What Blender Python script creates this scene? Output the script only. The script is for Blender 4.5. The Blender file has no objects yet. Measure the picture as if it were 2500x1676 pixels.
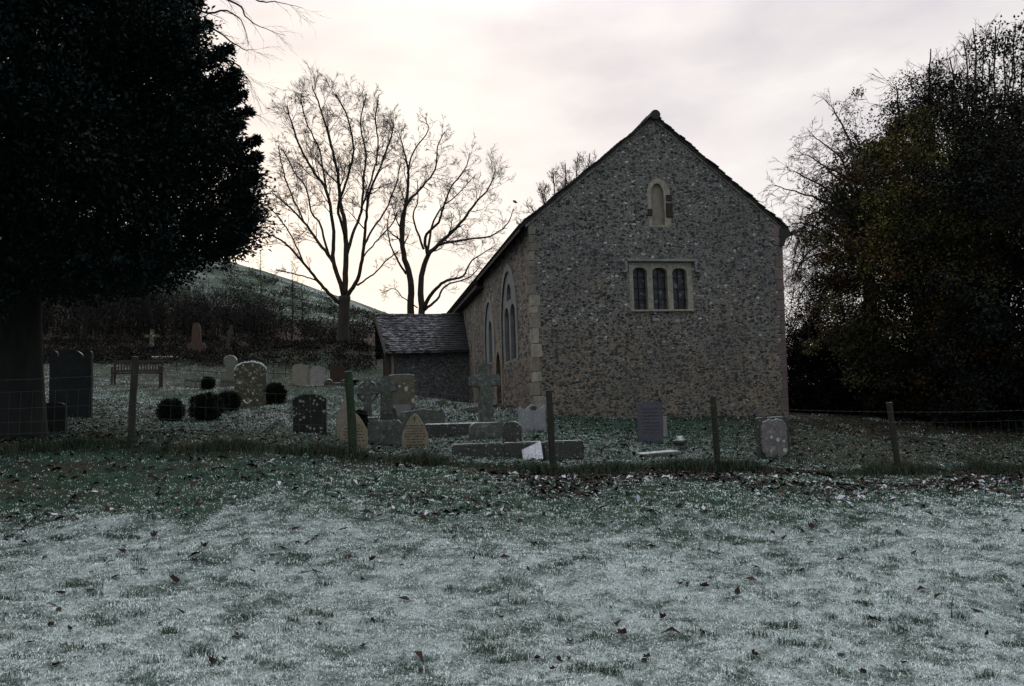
import bpy, bmesh, math, random
import numpy as np
from mathutils import Vector, Matrix, noise as mnoise

random.seed(7); RNG = np.random.default_rng(7)
scene = bpy.context.scene
COL = scene.collection
rad = math.radians

# ------------------------------------------------------------------ camera
F_PX = 1944.0                      # focal length in photo pixels (28 mm on 36 mm, photo 2500 wide)
PITCH, ROLL, EYE = rad(4.91), rad(1.85), 1.55
CAM = np.array([0.0, 0.0, EYE])
FW = np.array([0, math.cos(PITCH), math.sin(PITCH)])
R0 = np.array([1.0, 0, 0]); U0 = np.array([0, -math.sin(PITCH), math.cos(PITCH)])
RT = math.cos(ROLL) * R0 - math.sin(ROLL) * U0
UP = math.cos(ROLL) * U0 + math.sin(ROLL) * R0
cd = bpy.data.cameras.new("camera"); cam = bpy.data.objects.new("camera", cd); COL.objects.link(cam)
cd.sensor_width = 36; cd.lens = 28; cd.clip_end = 3000; cd.clip_start = 0.05
cam.matrix_world = Matrix(((RT[0], UP[0], -FW[0], CAM[0]), (RT[1], UP[1], -FW[1], CAM[1]),
                           (RT[2], UP[2], -FW[2], CAM[2]), (0, 0, 0, 1)))
scene.camera = cam

# ------------------------------------------------------------------ world: overcast dawn, brighter ahead where the sun is behind the hill
SUN_AZ, SUN_EL = rad(-17), rad(10)
SKY_CLOUD, SKY_NISHITA, SUN_STRENGTH, EXPOSURE = 0.89, 0.10, 0.55, 0.36
world = bpy.data.worlds.new("World"); scene.world = world; world.use_nodes = True
wn, wl = world.node_tree.nodes, world.node_tree.links
wn.clear()
wo = wn.new("ShaderNodeOutputWorld"); tc = wn.new("ShaderNodeTexCoord")
sky = wn.new("ShaderNodeTexSky"); sky.sky_type = 'NISHITA'; sky.sun_disc = False
sky.sun_elevation = SUN_EL; sky.sun_rotation = SUN_AZ
b1 = wn.new("ShaderNodeBackground"); b1.inputs[1].default_value = SKY_NISHITA; wl.new(sky.outputs[0], b1.inputs[0])
mp = wn.new("ShaderNodeMapping"); mp.inputs["Scale"].default_value = (1.0, 1.0, 2.6)
wl.new(tc.outputs["Generated"], mp.inputs[0])
nz = wn.new("ShaderNodeTexNoise"); nz.inputs["Scale"].default_value = 4.6; nz.inputs["Detail"].default_value = 5; nz.inputs["Roughness"].default_value = .5
wl.new(mp.outputs[0], nz.inputs["Vector"])
cr = wn.new("ShaderNodeValToRGB")
cr.color_ramp.elements[0].position = .34; cr.color_ramp.elements[0].color = (.765, .70, .715, 1)
cr.color_ramp.elements[1].position = .66; cr.color_ramp.elements[1].color = (.985, .915, .880, 1)
wl.new(nz.outputs[0], cr.inputs[0])
dt = wn.new("ShaderNodeVectorMath"); dt.operation = 'DOT_PRODUCT'
dt.inputs[1].default_value = (math.sin(SUN_AZ) * math.cos(SUN_EL), math.cos(SUN_AZ) * math.cos(SUN_EL), math.sin(SUN_EL))
nrm = wn.new("ShaderNodeVectorMath"); nrm.operation = 'NORMALIZE'
wl.new(tc.outputs["Generated"], nrm.inputs[0]); wl.new(nrm.outputs[0], dt.inputs[0])
dr = wn.new("ShaderNodeValToRGB")      # brightness of the cloud deck against the angle from the hidden sun
e = dr.color_ramp.elements
e[0].position = 0.0; e[0].color = (.55, .655, .71, 1)
e[1].position = 1.0; e[1].color = (1.16, 1.09, .97, 1)
k = e.new(.50); k.color = (.645, .73, .775, 1)
k = e.new(.78); k.color = (.86, .885, .90, 1)
k = e.new(.94); k.color = (.93, .935, .935, 1); k = e.new(.985); k.color = (1.03, 1.00, .94, 1)
mr = wn.new("ShaderNodeMapRange"); mr.inputs[1].default_value = -1; mr.inputs[2].default_value = 1
wl.new(dt.outputs["Value"], mr.inputs[0]); wl.new(mr.outputs[0], dr.inputs[0])
mm = wn.new("ShaderNodeMix"); mm.data_type = 'RGBA'; mm.blend_type = 'MULTIPLY'; mm.inputs[0].default_value = 1
wl.new(cr.outputs[0], mm.inputs[6]); wl.new(dr.outputs[0], mm.inputs[7])
# an overcast deck is brighter overhead than near the horizon
sx = wn.new("ShaderNodeSeparateXYZ"); wl.new(nrm.outputs[0], sx.inputs[0])
zr_ = wn.new("ShaderNodeMapRange"); zr_.inputs[1].default_value = .42; zr_.inputs[2].default_value = 1.0; zr_.inputs[3].default_value = 1.0; zr_.inputs[4].default_value = 2.5; wl.new(sx.outputs[2], zr_.inputs[0])
m2 = wn.new("ShaderNodeVectorMath"); m2.operation = 'SCALE'; wl.new(mm.outputs[2], m2.inputs[0]); wl.new(zr_.outputs[0], m2.inputs["Scale"])
b2 = wn.new("ShaderNodeBackground"); b2.inputs[1].default_value = SKY_CLOUD; wl.new(m2.outputs[0], b2.inputs[0])
mx = wn.new("ShaderNodeMixShader"); mx.inputs[0].default_value = .93
wl.new(b1.outputs[0], mx.inputs[1]); wl.new(b2.outputs[0], mx.inputs[2]); wl.new(mx.outputs[0], wo.inputs[0])

sd = bpy.data.lights.new("sun", 'SUN'); so = bpy.data.objects.new("sun", sd); COL.objects.link(so)
sd.energy = SUN_STRENGTH; sd.angle = rad(22); sd.color = (1.0, .86, .68)
sdir = Vector((math.sin(SUN_AZ) * math.cos(SUN_EL), math.cos(SUN_AZ) * math.cos(SUN_EL), math.sin(SUN_EL)))
so.rotation_euler = sdir.to_track_quat('Z', 'Y').to_euler(); so.location = (-30, 50, 40)
scene.view_settings.view_transform = 'Standard'; scene.view_settings.look = 'None'
scene.view_settings.exposure = EXPOSURE; scene.view_settings.gamma = 1
scene.cycles.max_bounces = 6; scene.cycles.transparent_max_bounces = 6

# ------------------------------------------------------------------ pixel <-> world helpers (photo pixels, 2500 x 1676)
def ray(px, py):
    return FW + RT * ((px - 1250) / F_PX) - UP * ((py - 838) / F_PX)
def at(px, py, d):                 # point on the ray whose world y (distance ahead) is d
    r = ray(px, py); return CAM + r * (d / r[1])
def on_plane(px, py, p0, n):
    r = ray(px, py); return CAM + r * (np.dot(p0 - CAM, n) / np.dot(r, n))
def project(p):
    q = np.asarray(p) - CAM; w = q @ FW
    return 1250 + F_PX * (q @ RT) / w, 838 - F_PX * (q @ UP) / w

# ------------------------------------------------------------------ noise
def vnoise(x, y, seed=0):
    x, y = .992 * x - .126 * y + seed * 3.7, .126 * x + .992 * y + seed * 1.3
    xi = np.floor(x).astype(np.int64); yi = np.floor(y).astype(np.int64); fx = x - xi; fy = y - yi
    def h(a, b):
        n = (a * 374761393 + b * 668265263 + seed * 1442695041) & 0xffffffff
        n = ((n ^ (n >> 13)) * 1274126177) & 0xffffffff
        return ((n ^ (n >> 16)) & 0xffff) / 65535.0
    u = fx * fx * (3 - 2 * fx); v = fy * fy * (3 - 2 * fy)
    return (h(xi, yi) * (1 - u) + h(xi + 1, yi) * u) * (1 - v) + (h(xi, yi + 1) * (1 - u) + h(xi + 1, yi + 1) * u) * v
def fbm(x, y, seed=0, oct=4):
    t = 0; a = .5; s = 0
    for i in range(oct):
        t = t + a * vnoise(x * 2 ** i, y * 2 ** i, seed + i); s += a; a *= .5
    return t / s
def sstep(a, b, x):
    t = np.clip((x - a) / (b - a), 0, 1); return t * t * (3 - 2 * t)

# ------------------------------------------------------------------ where things stand: (photo x, photo y of the foot, distance)
FEET = dict(
    post1=(318, 1085, 11.1), post2=(866, 1112, 11.2), post3=(1352, 1150, 11.3), post4=(1754, 1146, 12.2), post5=(2197, 1152, 13.2),
    big_dark=(173, 1017, 18.2), small_dark=(127, 1057, 14.5), bench=(335, 942, 28.0), cross_far=(371, 853, 42), pink=(480, 859, 41),
    leaning=(552, 864, 41), disc=(563, 956, 30), scallop=(612, 990, 24.3), bush1=(416, 1029, 19.5), bush2=(505, 1027, 20), bush3=(560, 1005, 22),
    bush4=(673, 984, 24.5), twin1=(733, 949, 28), twin2=(776, 949, 28), red=(825, 949, 27.5), black=(757, 1066, 17.2), gothic1=(864, 1090, 14.6),
    gothic2=(848, 1076, 15.6), gothic3=(1014, 1099, 15), low_e=(941, 1086, 15.6), low_f=(1031, 1048, 18.0), celtic=(899, 1034, 19.0), thick_cross=(945, 1030, 20.5),
    lichen=(982, 1000, 23.5), kerb_long=(1105, 1062, 17.0), cross_g=(1188, 1042, 17.6), hog=(1188, 1072, 15.3), dark_j=(1252, 1105, 14.1),
    kerb_k=(1265, 1111, 13.7), grey_h=(1300, 1056, 16.2), slate=(1588, 1078, 16.4), mound=(1660, 1088, 16.0), flat=(1605, 1116, 14.3), pinkish=(1889, 1119, 14.4),
    tree_main=(839, 844, 40), holly=(45, 1069, 13.4),
)
CTRL = [at(*v) for v in FEET.values()]
for px, py, d in ((1010, 970, 28.6), (1145, 986, 28.0), (1226, 992, 22.5), (1306, 1016, 18.8), (1500, 1022, 19.2), (1926, 1033, 20.0), (2300, 1080, 18), (2000, 1050, 20),
                  (2300, 1035, 24), (2100, 1015, 27), (2500, 1040, 26), (700, 850, 44), (500, 836, 45), (250, 835, 45), (50, 845, 44), (900, 832, 50),
                  (583, 645, 120), (640, 660, 120), (713, 687, 120), (771, 705, 120), (863, 744, 120), (919, 762, 120), (300, 560, 120), (0, 470, 120), (-600, 420, 120),
                  (1100, 845, 120), (1500, 930, 120), (1900, 960, 120), (2400, 975, 120), (3200, 985, 120), (400, 790, 60), (0, 780, 60), (700, 790, 70), (900, 800, 75),
                  (950, 905, 36), (1000, 900, 45), (1600, 985, 40), (2000, 990, 45), (2500, 985, 45), (100, 900, 33), (-300, 980, 22), (-700, 930, 30), (2900, 1090, 20), (3400, 1060, 30)):
    CTRL.append(at(px, py, d))
for x, y, z in ((-3.2, 4.5, .22), (0, 4.5, .0), (3.2, 4.5, -.16), (-6, 7.5, .62), (-2.5, 7, .38), (0, 7, .24), (3, 7, .08), (6.5, 8, .02), (-5, 9.3, .92), (0, 9, .47), (4.5, 9.5, .3),
                (0, 0, 0), (-6, 0, .2), (6, 0, -.3), (0, -6, -.4), (-20, 2, .8), (20, 2, -.8), (-20, -20, 0), (20, -20, -1.2), (0, -60, -3), (-60, -60, -1), (60, -60, -4), (-90, 10, 6), (90, 10, -2),
                (-120, 260, 34), (-40, 260, 24), (40, 260, 8), (160, 260, 4), (-300, 120, 40), (300, 120, 2), (-300, -200, 0), (300, -200, -6), (0, -300, -6), (0, 500, 14), (-400, 500, 30), (400, 500, 6)):
    CTRL.append(np.array([x, y, z], float))
CTRL = np.array(CTRL)
_c = 1.6
def _ker(r2): return np.sqrt(r2 + _c * _c)
_X = CTRL[:, :2]; _P = np.c_[np.ones(len(_X)), _X]
_K = _ker(((_X[:, None] - _X[None]) ** 2).sum(-1)) - 0.02 * np.eye(len(_X)) * -1
_A = np.block([[_K, _P], [_P.T, np.zeros((3, 3))]])
_W = np.linalg.solve(_A, np.r_[CTRL[:, 2], 0, 0, 0])
def gz0(x, y):
    x = np.atleast_1d(np.asarray(x, float)); y = np.atleast_1d(np.asarray(y, float)); out = np.empty(x.size); xf = x.ravel(); yf = y.ravel()
    for i in range(0, x.size, 60000):
        a = xf[i:i + 60000]; b = yf[i:i + 60000]
        out[i:i + 60000] = _ker((a[:, None] - _X[:, 0]) ** 2 + (b[:, None] - _X[:, 1]) ** 2) @ _W[:-3] + _W[-3] + _W[-2] * a + _W[-1] * b
    return out.reshape(x.shape)
def gz(x, y):
    x = np.atleast_1d(np.asarray(x, float)); y = np.atleast_1d(np.asarray(y, float))
    near = 1 - sstep(20, 60, y)
    return gz0(x, y) + near * (.10 * (fbm(x * .9, y * .9, 3, 3) - .5) + .07 * (fbm(x * 4, y * 4, 5, 3) - .5)) + (1 - near) * 1.2 * (fbm(x * .08, y * .08, 9, 4) - .5)
def gzs(x, y): return float(gz(x, y)[0])
def ground_hit(px, py):            # where the ray through a photo pixel meets the ground
    r = ray(px, py); r = r / r[1]; d = np.linspace(3, 60, 3000)
    p = CAM + d[:, None] * r; g = gz(p[:, 0], p[:, 1]); i = int(np.argmax(p[:, 2] < g))
    return p[i, 0], p[i, 1], float(g[i])

POSTS = [at(*FEET["post%d" % i]) for i in range(1, 6)]
FENCE = [np.array([-11.8, 11.5]), np.array([-8.4, 11.2])] + [p[:2] for p in POSTS] + [np.array([9.4, 14.2]), np.array([12.6, 15.4])]
def fence_dist(x, y):              # signed: positive on the church side
    best = np.full(np.shape(x), 1e9); sg = np.ones(np.shape(x))
    for a, b in zip(FENCE[:-1], FENCE[1:]):
        d = b - a; L = d @ d; t = np.clip(((x - a[0]) * d[0] + (y - a[1]) * d[1]) / L, 0, 1)
        dx = x - a[0] - t * d[0]; dy = y - a[1] - t * d[1]; r = np.hypot(dx, dy)
        s = np.where(dx * -d[1] + dy * d[0] > 0, 1.0, -1.0); m = r < best
        best = np.where(m, r, best); sg = np.where(m, s, sg)
    return best * sg
HOLLY = at(*FEET["holly"])
def cover(x, y):
    """frost 0..1 and fallen-leaf brown 0..1 lying on the ground"""
    x = np.asarray(x, float); y = np.asarray(y, float)
    fd = fence_dist(x, y); n1 = fbm(x * .6, y * .6, 21, 3); n2 = fbm(x * 2.3, y * 2.3, 31, 3); n3 = fbm(x * 7, y * 9, 41, 2)
    fr = .91 + .12 * (n1 - .5) + .14 * (n2 - .5) + .40 * (n3 - .5); st_ = sstep(.64, .72, fbm(x * 3.2, y * 7.5, 91, 3)); fr = fr - .16 * st_; fr = fr * (1 - (.44 + .22 * sstep(-1, 3, x)) * sstep(4.4, .6, -fd) * (fd < 0))
    hd = np.hypot((x - HOLLY[0]), (y - HOLLY[1]) * .95)
    sh = 1 - sstep(4.6, 7.4, hd + 2.0 * (n2 - .5)); sh = sh * (1 - .75 * sstep(13.4, 16.5, y))
    fr = fr * (1 - .97 * sh)
    strip = 1 - sstep(.12, .55, np.abs(fd + .12 + .5 * (n2 - .5))); fr = fr * (1 - .93 * strip)
    fr = np.where(fd > 0, fr * .72, fr)
    right = sstep(3.6, 5.8, x - (y - 14) * .12) * sstep(.2, 1.0, fd); fr = fr * (1 - .93 * right)  # less frost under the right trees, their shade put into the cover too
    nearw = sstep(16.6, 18.4, y + .02 * x) * (1 - sstep(20.5, 22, y)) * sstep(-.5, 2, x); fr = fr * (1 - .7 * nearw)
    far = sstep(23, 30, y); fr = fr * (1 - .25 * far)
    bank = sstep(36, 41, y) * (1 - sstep(62, 80, y)); fr = fr * (1 - .93 * bank)
    hill = sstep(60, 80, y); fr = np.where(y > 60, .66 * hill + .9 * (n1 - .5), fr)
    br = np.clip(.5 * far * (1 - hill) * (.55 + n2 - .5) + bank * .6, 0, 1)
    br = np.maximum(br, .65 * sstep(2.2, .3, -fd) * (fd < 0) * sstep(-4.5, -.5, x) * sstep(.42, .6, n2))
    br = np.maximum(br, .55 * right); br = np.maximum(br, .55 * sh * sstep(.45, .6, n2))
    return np.clip(fr, 0, 1), np.clip(br, 0, 1)

# ------------------------------------------------------------------ object helpers
def props(o, label=None, cat=None, group=None, kind=None):
    if label: o["label"] = label
    if cat: o["category"] = cat
    if group: o["group"] = group
    if kind: o["kind"] = kind
    return o
def thing(name, loc, label, cat, rotz=0, group=None):
    o = bpy.data.objects.new(name, None); COL.objects.link(o); o.empty_display_size = .2
    o.location = [float(c) for c in loc]; o.rotation_euler = (0, 0, rotz); return props(o, label, cat, group)
def link_mesh(name, me, mat, parent=None):
    o = bpy.data.objects.new(name, me); COL.objects.link(o)
    if mat: me.materials.append(mat)
    if parent: o.parent = parent
    return o
def big_mesh(name, V, F, mat, parent=None, colors=None, smooth=False, origin=None):
    """V (n,3), F (m,k) all faces with the same corner count (numpy)"""
    V = np.asarray(V, np.float32)
    if origin is not None: V = V - np.asarray(origin, np.float32)
    F = np.asarray(F, np.int32); me = bpy.data.meshes.new(name); me.vertices.add(len(V)); me.vertices.foreach_set("co", V.ravel())
    me.loops.add(F.size); me.loops.foreach_set("vertex_index", F.ravel()); me.polygons.add(len(F))
    me.polygons.foreach_set("loop_start", np.arange(0, F.size, F.shape[1], dtype=np.int32))
    if colors is not None:
        c = np.c_[colors, np.ones(len(colors))].astype(np.float32)
        at_ = me.attributes.new("tint", 'FLOAT_COLOR', 'POINT'); at_.data.foreach_set("color", c.ravel())
    me.update(calc_edges=True)
    if smooth: me.polygons.foreach_set("use_smooth", np.ones(len(F), bool))
    return link_mesh(name, me, mat, parent)

class MB:
    """collects shapes and links them as one mesh object"""
    side = (math.cos(rad(10.8)), math.sin(rad(10.8)), 0)
    def __init__(s): s.v = []; s.f = []; s.c = []; s.cur = (1, 1, 1); s.tw = []
    def add(s, vs, fs):
        b = len(s.v); s.v += [tuple(map(float, p)) for p in vs]; s.f += [tuple(b + i for i in f) for f in fs]; s.c += [s.cur] * len(vs)
    def box(s, c, size, rot=None, taper=1.0):
        x, y, z = size[0] / 2, size[1] / 2, size[2] / 2; vs = []
        for k, t in ((-z, 1), (z, taper)):
            for a, b in ((-x, -y), (x, -y), (x, y), (-x, y)): vs.append(Vector((a * t, b * t, k)))
        if rot is not None: vs = [rot @ p for p in vs]
        s.add([p + Vector(c) for p in vs], [(3, 2, 1, 0), (4, 5, 6, 7), (0, 1, 5, 4), (1, 2, 6, 5), (2, 3, 7, 6), (3, 0, 4, 7)])
    def bar(s, a, b, w, h):
        a = Vector(a); b = Vector(b); d = b - a; X_ = d.normalized()
        Y_ = Vector(s.side) if abs(X_.z) > .99 else Vector((0, 0, 1)).cross(X_).normalized()
        Z_ = X_.cross(Y_).normalized(); Y_ = Z_.cross(X_); s.box((a + b) / 2, (d.length, w, h), Matrix((X_, Y_, Z_)).transposed())
    def tube(s, pts, rs, n=6, caps=True):
        pts = [Vector([float(c) for c in p]) for p in pts]
        if not hasattr(rs, '__len__'): rs = [rs] * len(pts)
        vs = []; fs = []; ref = None
        for i, p in enumerate(pts):
            t = (pts[min(i + 1, len(pts) - 1)] - pts[max(i - 1, 0)])
            if t.length < 1e-9: t = Vector((0, 0, 1))
            t.normalize()
            if ref is None: ref = t.orthogonal().normalized()
            a = ref - t * ref.dot(t); a = a.normalized() if a.length > 1e-6 else t.orthogonal().normalized(); ref = a; b = t.cross(a)
            for k in range(n):
                g = 2 * math.pi * k / n; vs.append(p + (a * math.cos(g) + b * math.sin(g)) * rs[i])
        for i in range(len(pts) - 1):
            for k in range(n): fs.append((i * n + k, i * n + (k + 1) % n, (i + 1) * n + (k + 1) % n, (i + 1) * n + k))
        if caps: fs.append(tuple(range(n - 1, -1, -1))); fs.append(tuple((len(pts) - 1) * n + k for k in range(n)))
        s.add(vs, fs)
    def prism(s, outline, y0, y1):     # outline in (x, z)
        n = len(outline); vs = [(x, y0, z) for x, z in outline] + [(x, y1, z) for x, z in outline]
        fs = [tuple(range(n)), tuple(range(2 * n - 1, n - 1, -1))] + [((i + 1) % n, i, n + i, n + (i + 1) % n) for i in range(n)]
        s.add(vs, fs)
    def build(s, name, mat, parent=None, origin=None, bevel=0, smooth=False, seg=1, rough=0):
        me = bpy.data.meshes.new(name); v = s.v
        if origin is not None: v = [(p[0] - origin[0], p[1] - origin[1], p[2] - origin[2]) for p in v]
        me.from_pydata(v, [], s.f)
        a = me.attributes.new("tint", 'FLOAT_COLOR', 'POINT')
        a.data.foreach_set("color", np.c_[np.array(s.c, np.float32).reshape(-1, 3), np.ones(len(v), np.float32)].ravel())
        bm = bmesh.new(); bm.from_mesh(me); bmesh.ops.recalc_face_normals(bm, faces=bm.faces)
        if bevel: bmesh.ops.bevel(bm, geom=list(bm.edges), offset=bevel, segments=seg, affect='EDGES', clamp_overlap=True)
        if rough:
            for p in bm.verts:
                p.co += Vector(mnoise.noise_vector(p.co * 6 + Vector((hash(name) % 17, 0, 0)))) * rough
        if smooth:
            for f in bm.faces: f.smooth = True
        bm.to_mesh(me); bm.free(); me.update(); return link_mesh(name, me, mat, parent)

# ------------------------------------------------------------------ materials
class NT:
    def __init__(s, name):
        s.m = bpy.data.materials.new(name); s.m.use_nodes = True; s.t = s.m.node_tree; s.b = s.t.nodes["Principled BSDF"]
        s.b.inputs["Roughness"].default_value = .85; s.b.inputs["Specular IOR Level"].default_value = .3
        s.obj = s.t.nodes.new("ShaderNodeTexCoord").outputs["Object"]
    def n(s, typ, **kw):
        q = s.t.nodes.new("ShaderNode" + typ)
        for k_, v_ in kw.items():
            if k_.startswith("_"): setattr(q, k_[1:], v_)
        for k_, v_ in kw.items():
            if k_.startswith("_"): continue
            key = int(k_[1:]) if k_[0] == "i" and k_[1:].isdigit() else k_.replace("__", " ")
            if isinstance(v_, bpy.types.NodeSocket): s.t.links.new(v_, q.inputs[key])
            else: q.inputs[key].default_value = v_
        return q
    def noise(s, scale, detail=4, rough=.6, vec=None, out=0): return s.n("TexNoise", Vector=vec or s.obj, Scale=scale, Detail=detail, Roughness=rough).outputs[out]
    def vor(s, scale, vec=None, feature='F1', out="Distance", rnd=1.0): return s.n("TexVoronoi", _feature=feature, Vector=vec or s.obj, Scale=scale, Randomness=rnd).outputs[out]
    def mapv(s, scale, loc=(0, 0, 0), vec=None): return s.n("Mapping", Vector=vec or s.obj, Scale=scale, Location=loc).outputs[0]
    def ramp(s, fac, stops):
        q = s.n("ValToRGB", Fac=fac); el = q.color_ramp.elements
        while len(el) < len(stops): el.new(.5)
        for e_, (p_, c_) in zip(el, stops): e_.position = p_; e_.color = (*c_, 1) if len(c_) == 3 else c_
        return q.outputs[0]
    def rng(s, v, a, b, c=0.0, d=1.0): return s.n("MapRange", Value=v, i1=a, i2=b, i3=c, i4=d).outputs[0]
    def mix(s, fac, a, b, mode='MIX'):
        q = s.n("Mix", _data_type='RGBA', _blend_type=mode)
        for i_, v_ in ((0, fac), (6, a), (7, b)):
            if isinstance(v_, bpy.types.NodeSocket): s.t.links.new(v_, q.inputs[i_])
            else: q.inputs[i_].default_value = v_ if i_ == 0 else (*v_, 1)
        return q.outputs[2]
    def math(s, op, a, b=0.0): return s.n("Math", _operation=op, i0=a, i1=b).outputs[0]
    def attr(s, name="tint"): return s.n("Attribute", _attribute_name=name)
    def bump(s, h, strength=.5, dist=.02):
        s.t.links.new(s.n("Bump", Height=h, Strength=strength, Distance=dist).outputs[0], s.b.inputs["Normal"])
    def frost(s, colour, lo=.45, hi=.8, amount=.9, scale=30, white=(.72, .75, .77)):
        nz_ = s.n("Separate XYZ".replace(" ", ""), i0=s.n("NewGeometry").outputs["Normal"]).outputs[2]
        f = s.math('MULTIPLY', s.rng(nz_, lo, hi, 0, amount), s.rng(s.noise(scale, 3), .35, .6))
        return s.mix(f, colour, white)
    def done(s, colour, rough=None):
        s.t.links.new(colour, s.b.inputs["Base Color"])
        if rough is not None: s.b.inputs["Roughness"].default_value = rough
        return s.m

def mat_ground():
    t = NT("frosted_turf"); a = t.n("SeparateColor", i0=t.attr("tint").outputs[0]); fr, br = a.outputs[0], a.outputs[1]
    n1 = t.noise(38, 5, .7); n2 = t.noise(150, 3, .7); n3 = t.noise(6, 4)
    g = t.mix(n3, (.008, .040, .027), (.018, .058, .038)); g = t.mix(t.rng(n2, .4, .7), g, (.040, .046, .026))
    lf = t.math('MULTIPLY', br, t.rng(t.vor(16), .25, .45)); g = t.mix(t.math('MULTIPLY', br, .8), g, (.020, .014, .010)); g = t.mix(lf, g, (.040, .020, .012))
    h = t.math('ADD', t.math('ADD', t.math('MULTIPLY', n1, .40), t.math('MULTIPLY', n2, .22)), t.math('MULTIPLY', t.noise(5.5, 5, .72, t.mapv((1, .7, 1), (3, 3, 3))), .38))
    f = t.rng(t.math('SUBTRACT', t.math('ADD', h, t.math('MULTIPLY', fr, .62)), 1.0), -.09, .14)
    f = t.math('MULTIPLY', f, t.rng(fr, .0, .12)); f = t.math('MULTIPLY', f, .58)
    t.bump(t.math('ADD', n1, n2), .7, .03)
    return t.done(t.mix(f, g, (.66, .74, .75)), .9)
def mat_tint(name, rough=.7, spec=.3, var=.25, translucent=0):
    t = NT(name); c = t.attr("tint").outputs[0]
    c = t.mix(var, c, t.noise(40, 2, out=1), 'OVERLAY'); t.b.inputs["Specular IOR Level"].default_value = spec
    return t.done(c, rough)
def mat_stone(name, base, dark=None, spots=None, spot_scale=7, spot_size=.25, lichen=None, frost=.75, grain=90, moss=0):
    t = NT(name); dark = dark or tuple(c * .5 for c in base)
    c = t.mix(t.rng(t.noise(5, 5, .65), .35, .68), dark, base)
    c = t.mix(t.rng(t.noise(grain, 2, .7), .42, .7, 0, .55), c, tuple(c_ * .45 for c_ in base))
    c = t.mix(t.rng(t.noise(grain * .5, 3, .7, t.mapv((1, 1, 1), (3, 5, 9))), .55, .75, 0, .5), c, tuple(min(1, c_ * 1.7) for c_ in base))
    c = t.mix(t.rng(t.noise(22, 4, .75, t.mapv((1, 1, 1), (8, 1, 2))), .38, .66, 0, .75), c, dark); c = t.mix(t.rng(t.noise(30, 3, .75, t.mapv((1, 1, 1), (2, 8, 5))), .54, .68, 0, .6), c, tuple(min(1, q * 1.8) for q in base))
    if lichen: c = t.mix(t.rng(t.noise(9, 5, .7, t.mapv((1, 1, 1), (11, 2, 4))), .53, .62, 0, .85), c, lichen)
    if moss: c = t.mix(t.rng(t.noise(4, 4, .6, t.mapv((1, 1, 1), (1, 22, 4))), .45, .65, 0, moss), c, (.030, .050, .016))
    if spots:
        wob = t.n("VectorMath", _operation='ADD', i0=t.obj, i1=t.n("VectorMath", _operation='SCALE', i0=t.noise(25, 3, .8, out=1), Scale=.07).outputs[0]).outputs[0]
        v = t.n("TexVoronoi", Vector=wob, Scale=spot_scale, Randomness=1.0)
        keep = t.rng(t.n("SeparateColor", i0=v.outputs["Color"]).outputs[0], .35, .9, 0, spot_size)
        c = t.mix(t.rng(t.math('SUBTRACT', keep, v.outputs["Distance"]), 0, .05, 0, .85), c, spots)
    c = t.frost(c, amount=frost); t.bump(t.noise(55, 5, .75), .55, .012)
    return t.done(c, .92)
def mat_flint(name, mode="gable"):
    t = NT(name); z = t.n("SeparateXYZ", i0=t.obj).outputs[2]
    warp = t.n("VectorMath", _operation='ADD', i0=t.obj, i1=t.n("VectorMath", _operation='SCALE', i0=t.noise(3.5, 2, out=1), Scale=.12).outputs[0]).outputs[0]
    warp = t.n("VectorMath", _operation='ADD', i0=warp, i1=t.n("VectorMath", _operation='SCALE', i0=t.noise(28, 3, out=1), Scale=.05).outputs[0]).outputs[0]
    lowz = t.rng(t.math('ADD', z, t.rng(t.noise(1.1, 3), .3, .7, -1.0, 1.0)), .8, 3.2, 1, 0)    # rows in wide tan mortar low on the wall
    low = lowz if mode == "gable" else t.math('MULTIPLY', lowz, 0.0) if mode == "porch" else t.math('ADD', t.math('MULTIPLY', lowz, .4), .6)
    mort = t.mix(low, (.185, .178, .167), (.235, .180, .128)); mort = t.mix(t.rng(t.noise(2.2, 4), .35, .7, 0, .6), mort, (.16, .145, .125))
    mort = t.mix(t.rng(t.noise(70, 3, .75), .40, .68, 0, .65), mort, (.060, .055, .048))
    def layer(c, scale, zs, off, r0, r1, dens):
        v = t.n("TexVoronoi", Vector=t.mapv((1, 1 if mode != 'side' else .42, zs if mode != 'side' else zs * .8), off, warp), Scale=scale if mode != 'side' else scale * .8, Randomness=1.0); cs = t.n("SeparateColor", i0=v.outputs["Color"])
        r = t.rng(cs.outputs[2], 0, 1, r0, r1); k_ = t.rng(t.math('SUBTRACT', r, v.outputs["Distance"]), 0, .10)
        f = t.ramp(cs.outputs[0], [(0, (.006, .008, .011)), (.32, (.022, .029, .038)), (.55, (.078, .088, .098)), (.72, (.145, .143, .138)), (.87, (.31, .305, .295)), (1, (.66, .64, .61))])
        f = t.mix(t.rng(cs.outputs[1], .72, .95, 0, .6), f, (.16, .105, .065)); f = t.mix(t.math('MULTIPLY', low, .42), f, (.034, .038, .046))
        f = t.mix(t.rng(t.noise(45, 3, .75), .40, .70, 0, .7), f, (.028, .031, .037))
        return t.mix(t.math('MULTIPLY', k_, dens), c, f), k_
    c, k1 = layer(mort, 18, 1.5, (5, 1, 2), .20, .60, .9); c, k2 = layer(c, 9.6, 1.75, (0, 0, 0), .26, .62, 1.0)
    c = t.mix(t.rng(t.noise(.7, 4, .6), .45, .72, 0, .4), c, (.060, .064, .066))
    c = t.mix(t.rng(t.noise(1.6, 5, .7, t.mapv((1, 1, .6), (4, 9, 1))), .56, .72, 0, .25), c, (.19, .165, .125))
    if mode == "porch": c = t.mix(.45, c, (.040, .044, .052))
    t.bump(t.math('ADD', t.math('ADD', k2, t.math('MULTIPLY', k1, .5)), t.math('MULTIPLY', t.noise(50, 4), .5)), 1.0, .05)
    return t.done(c, .82)
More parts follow.
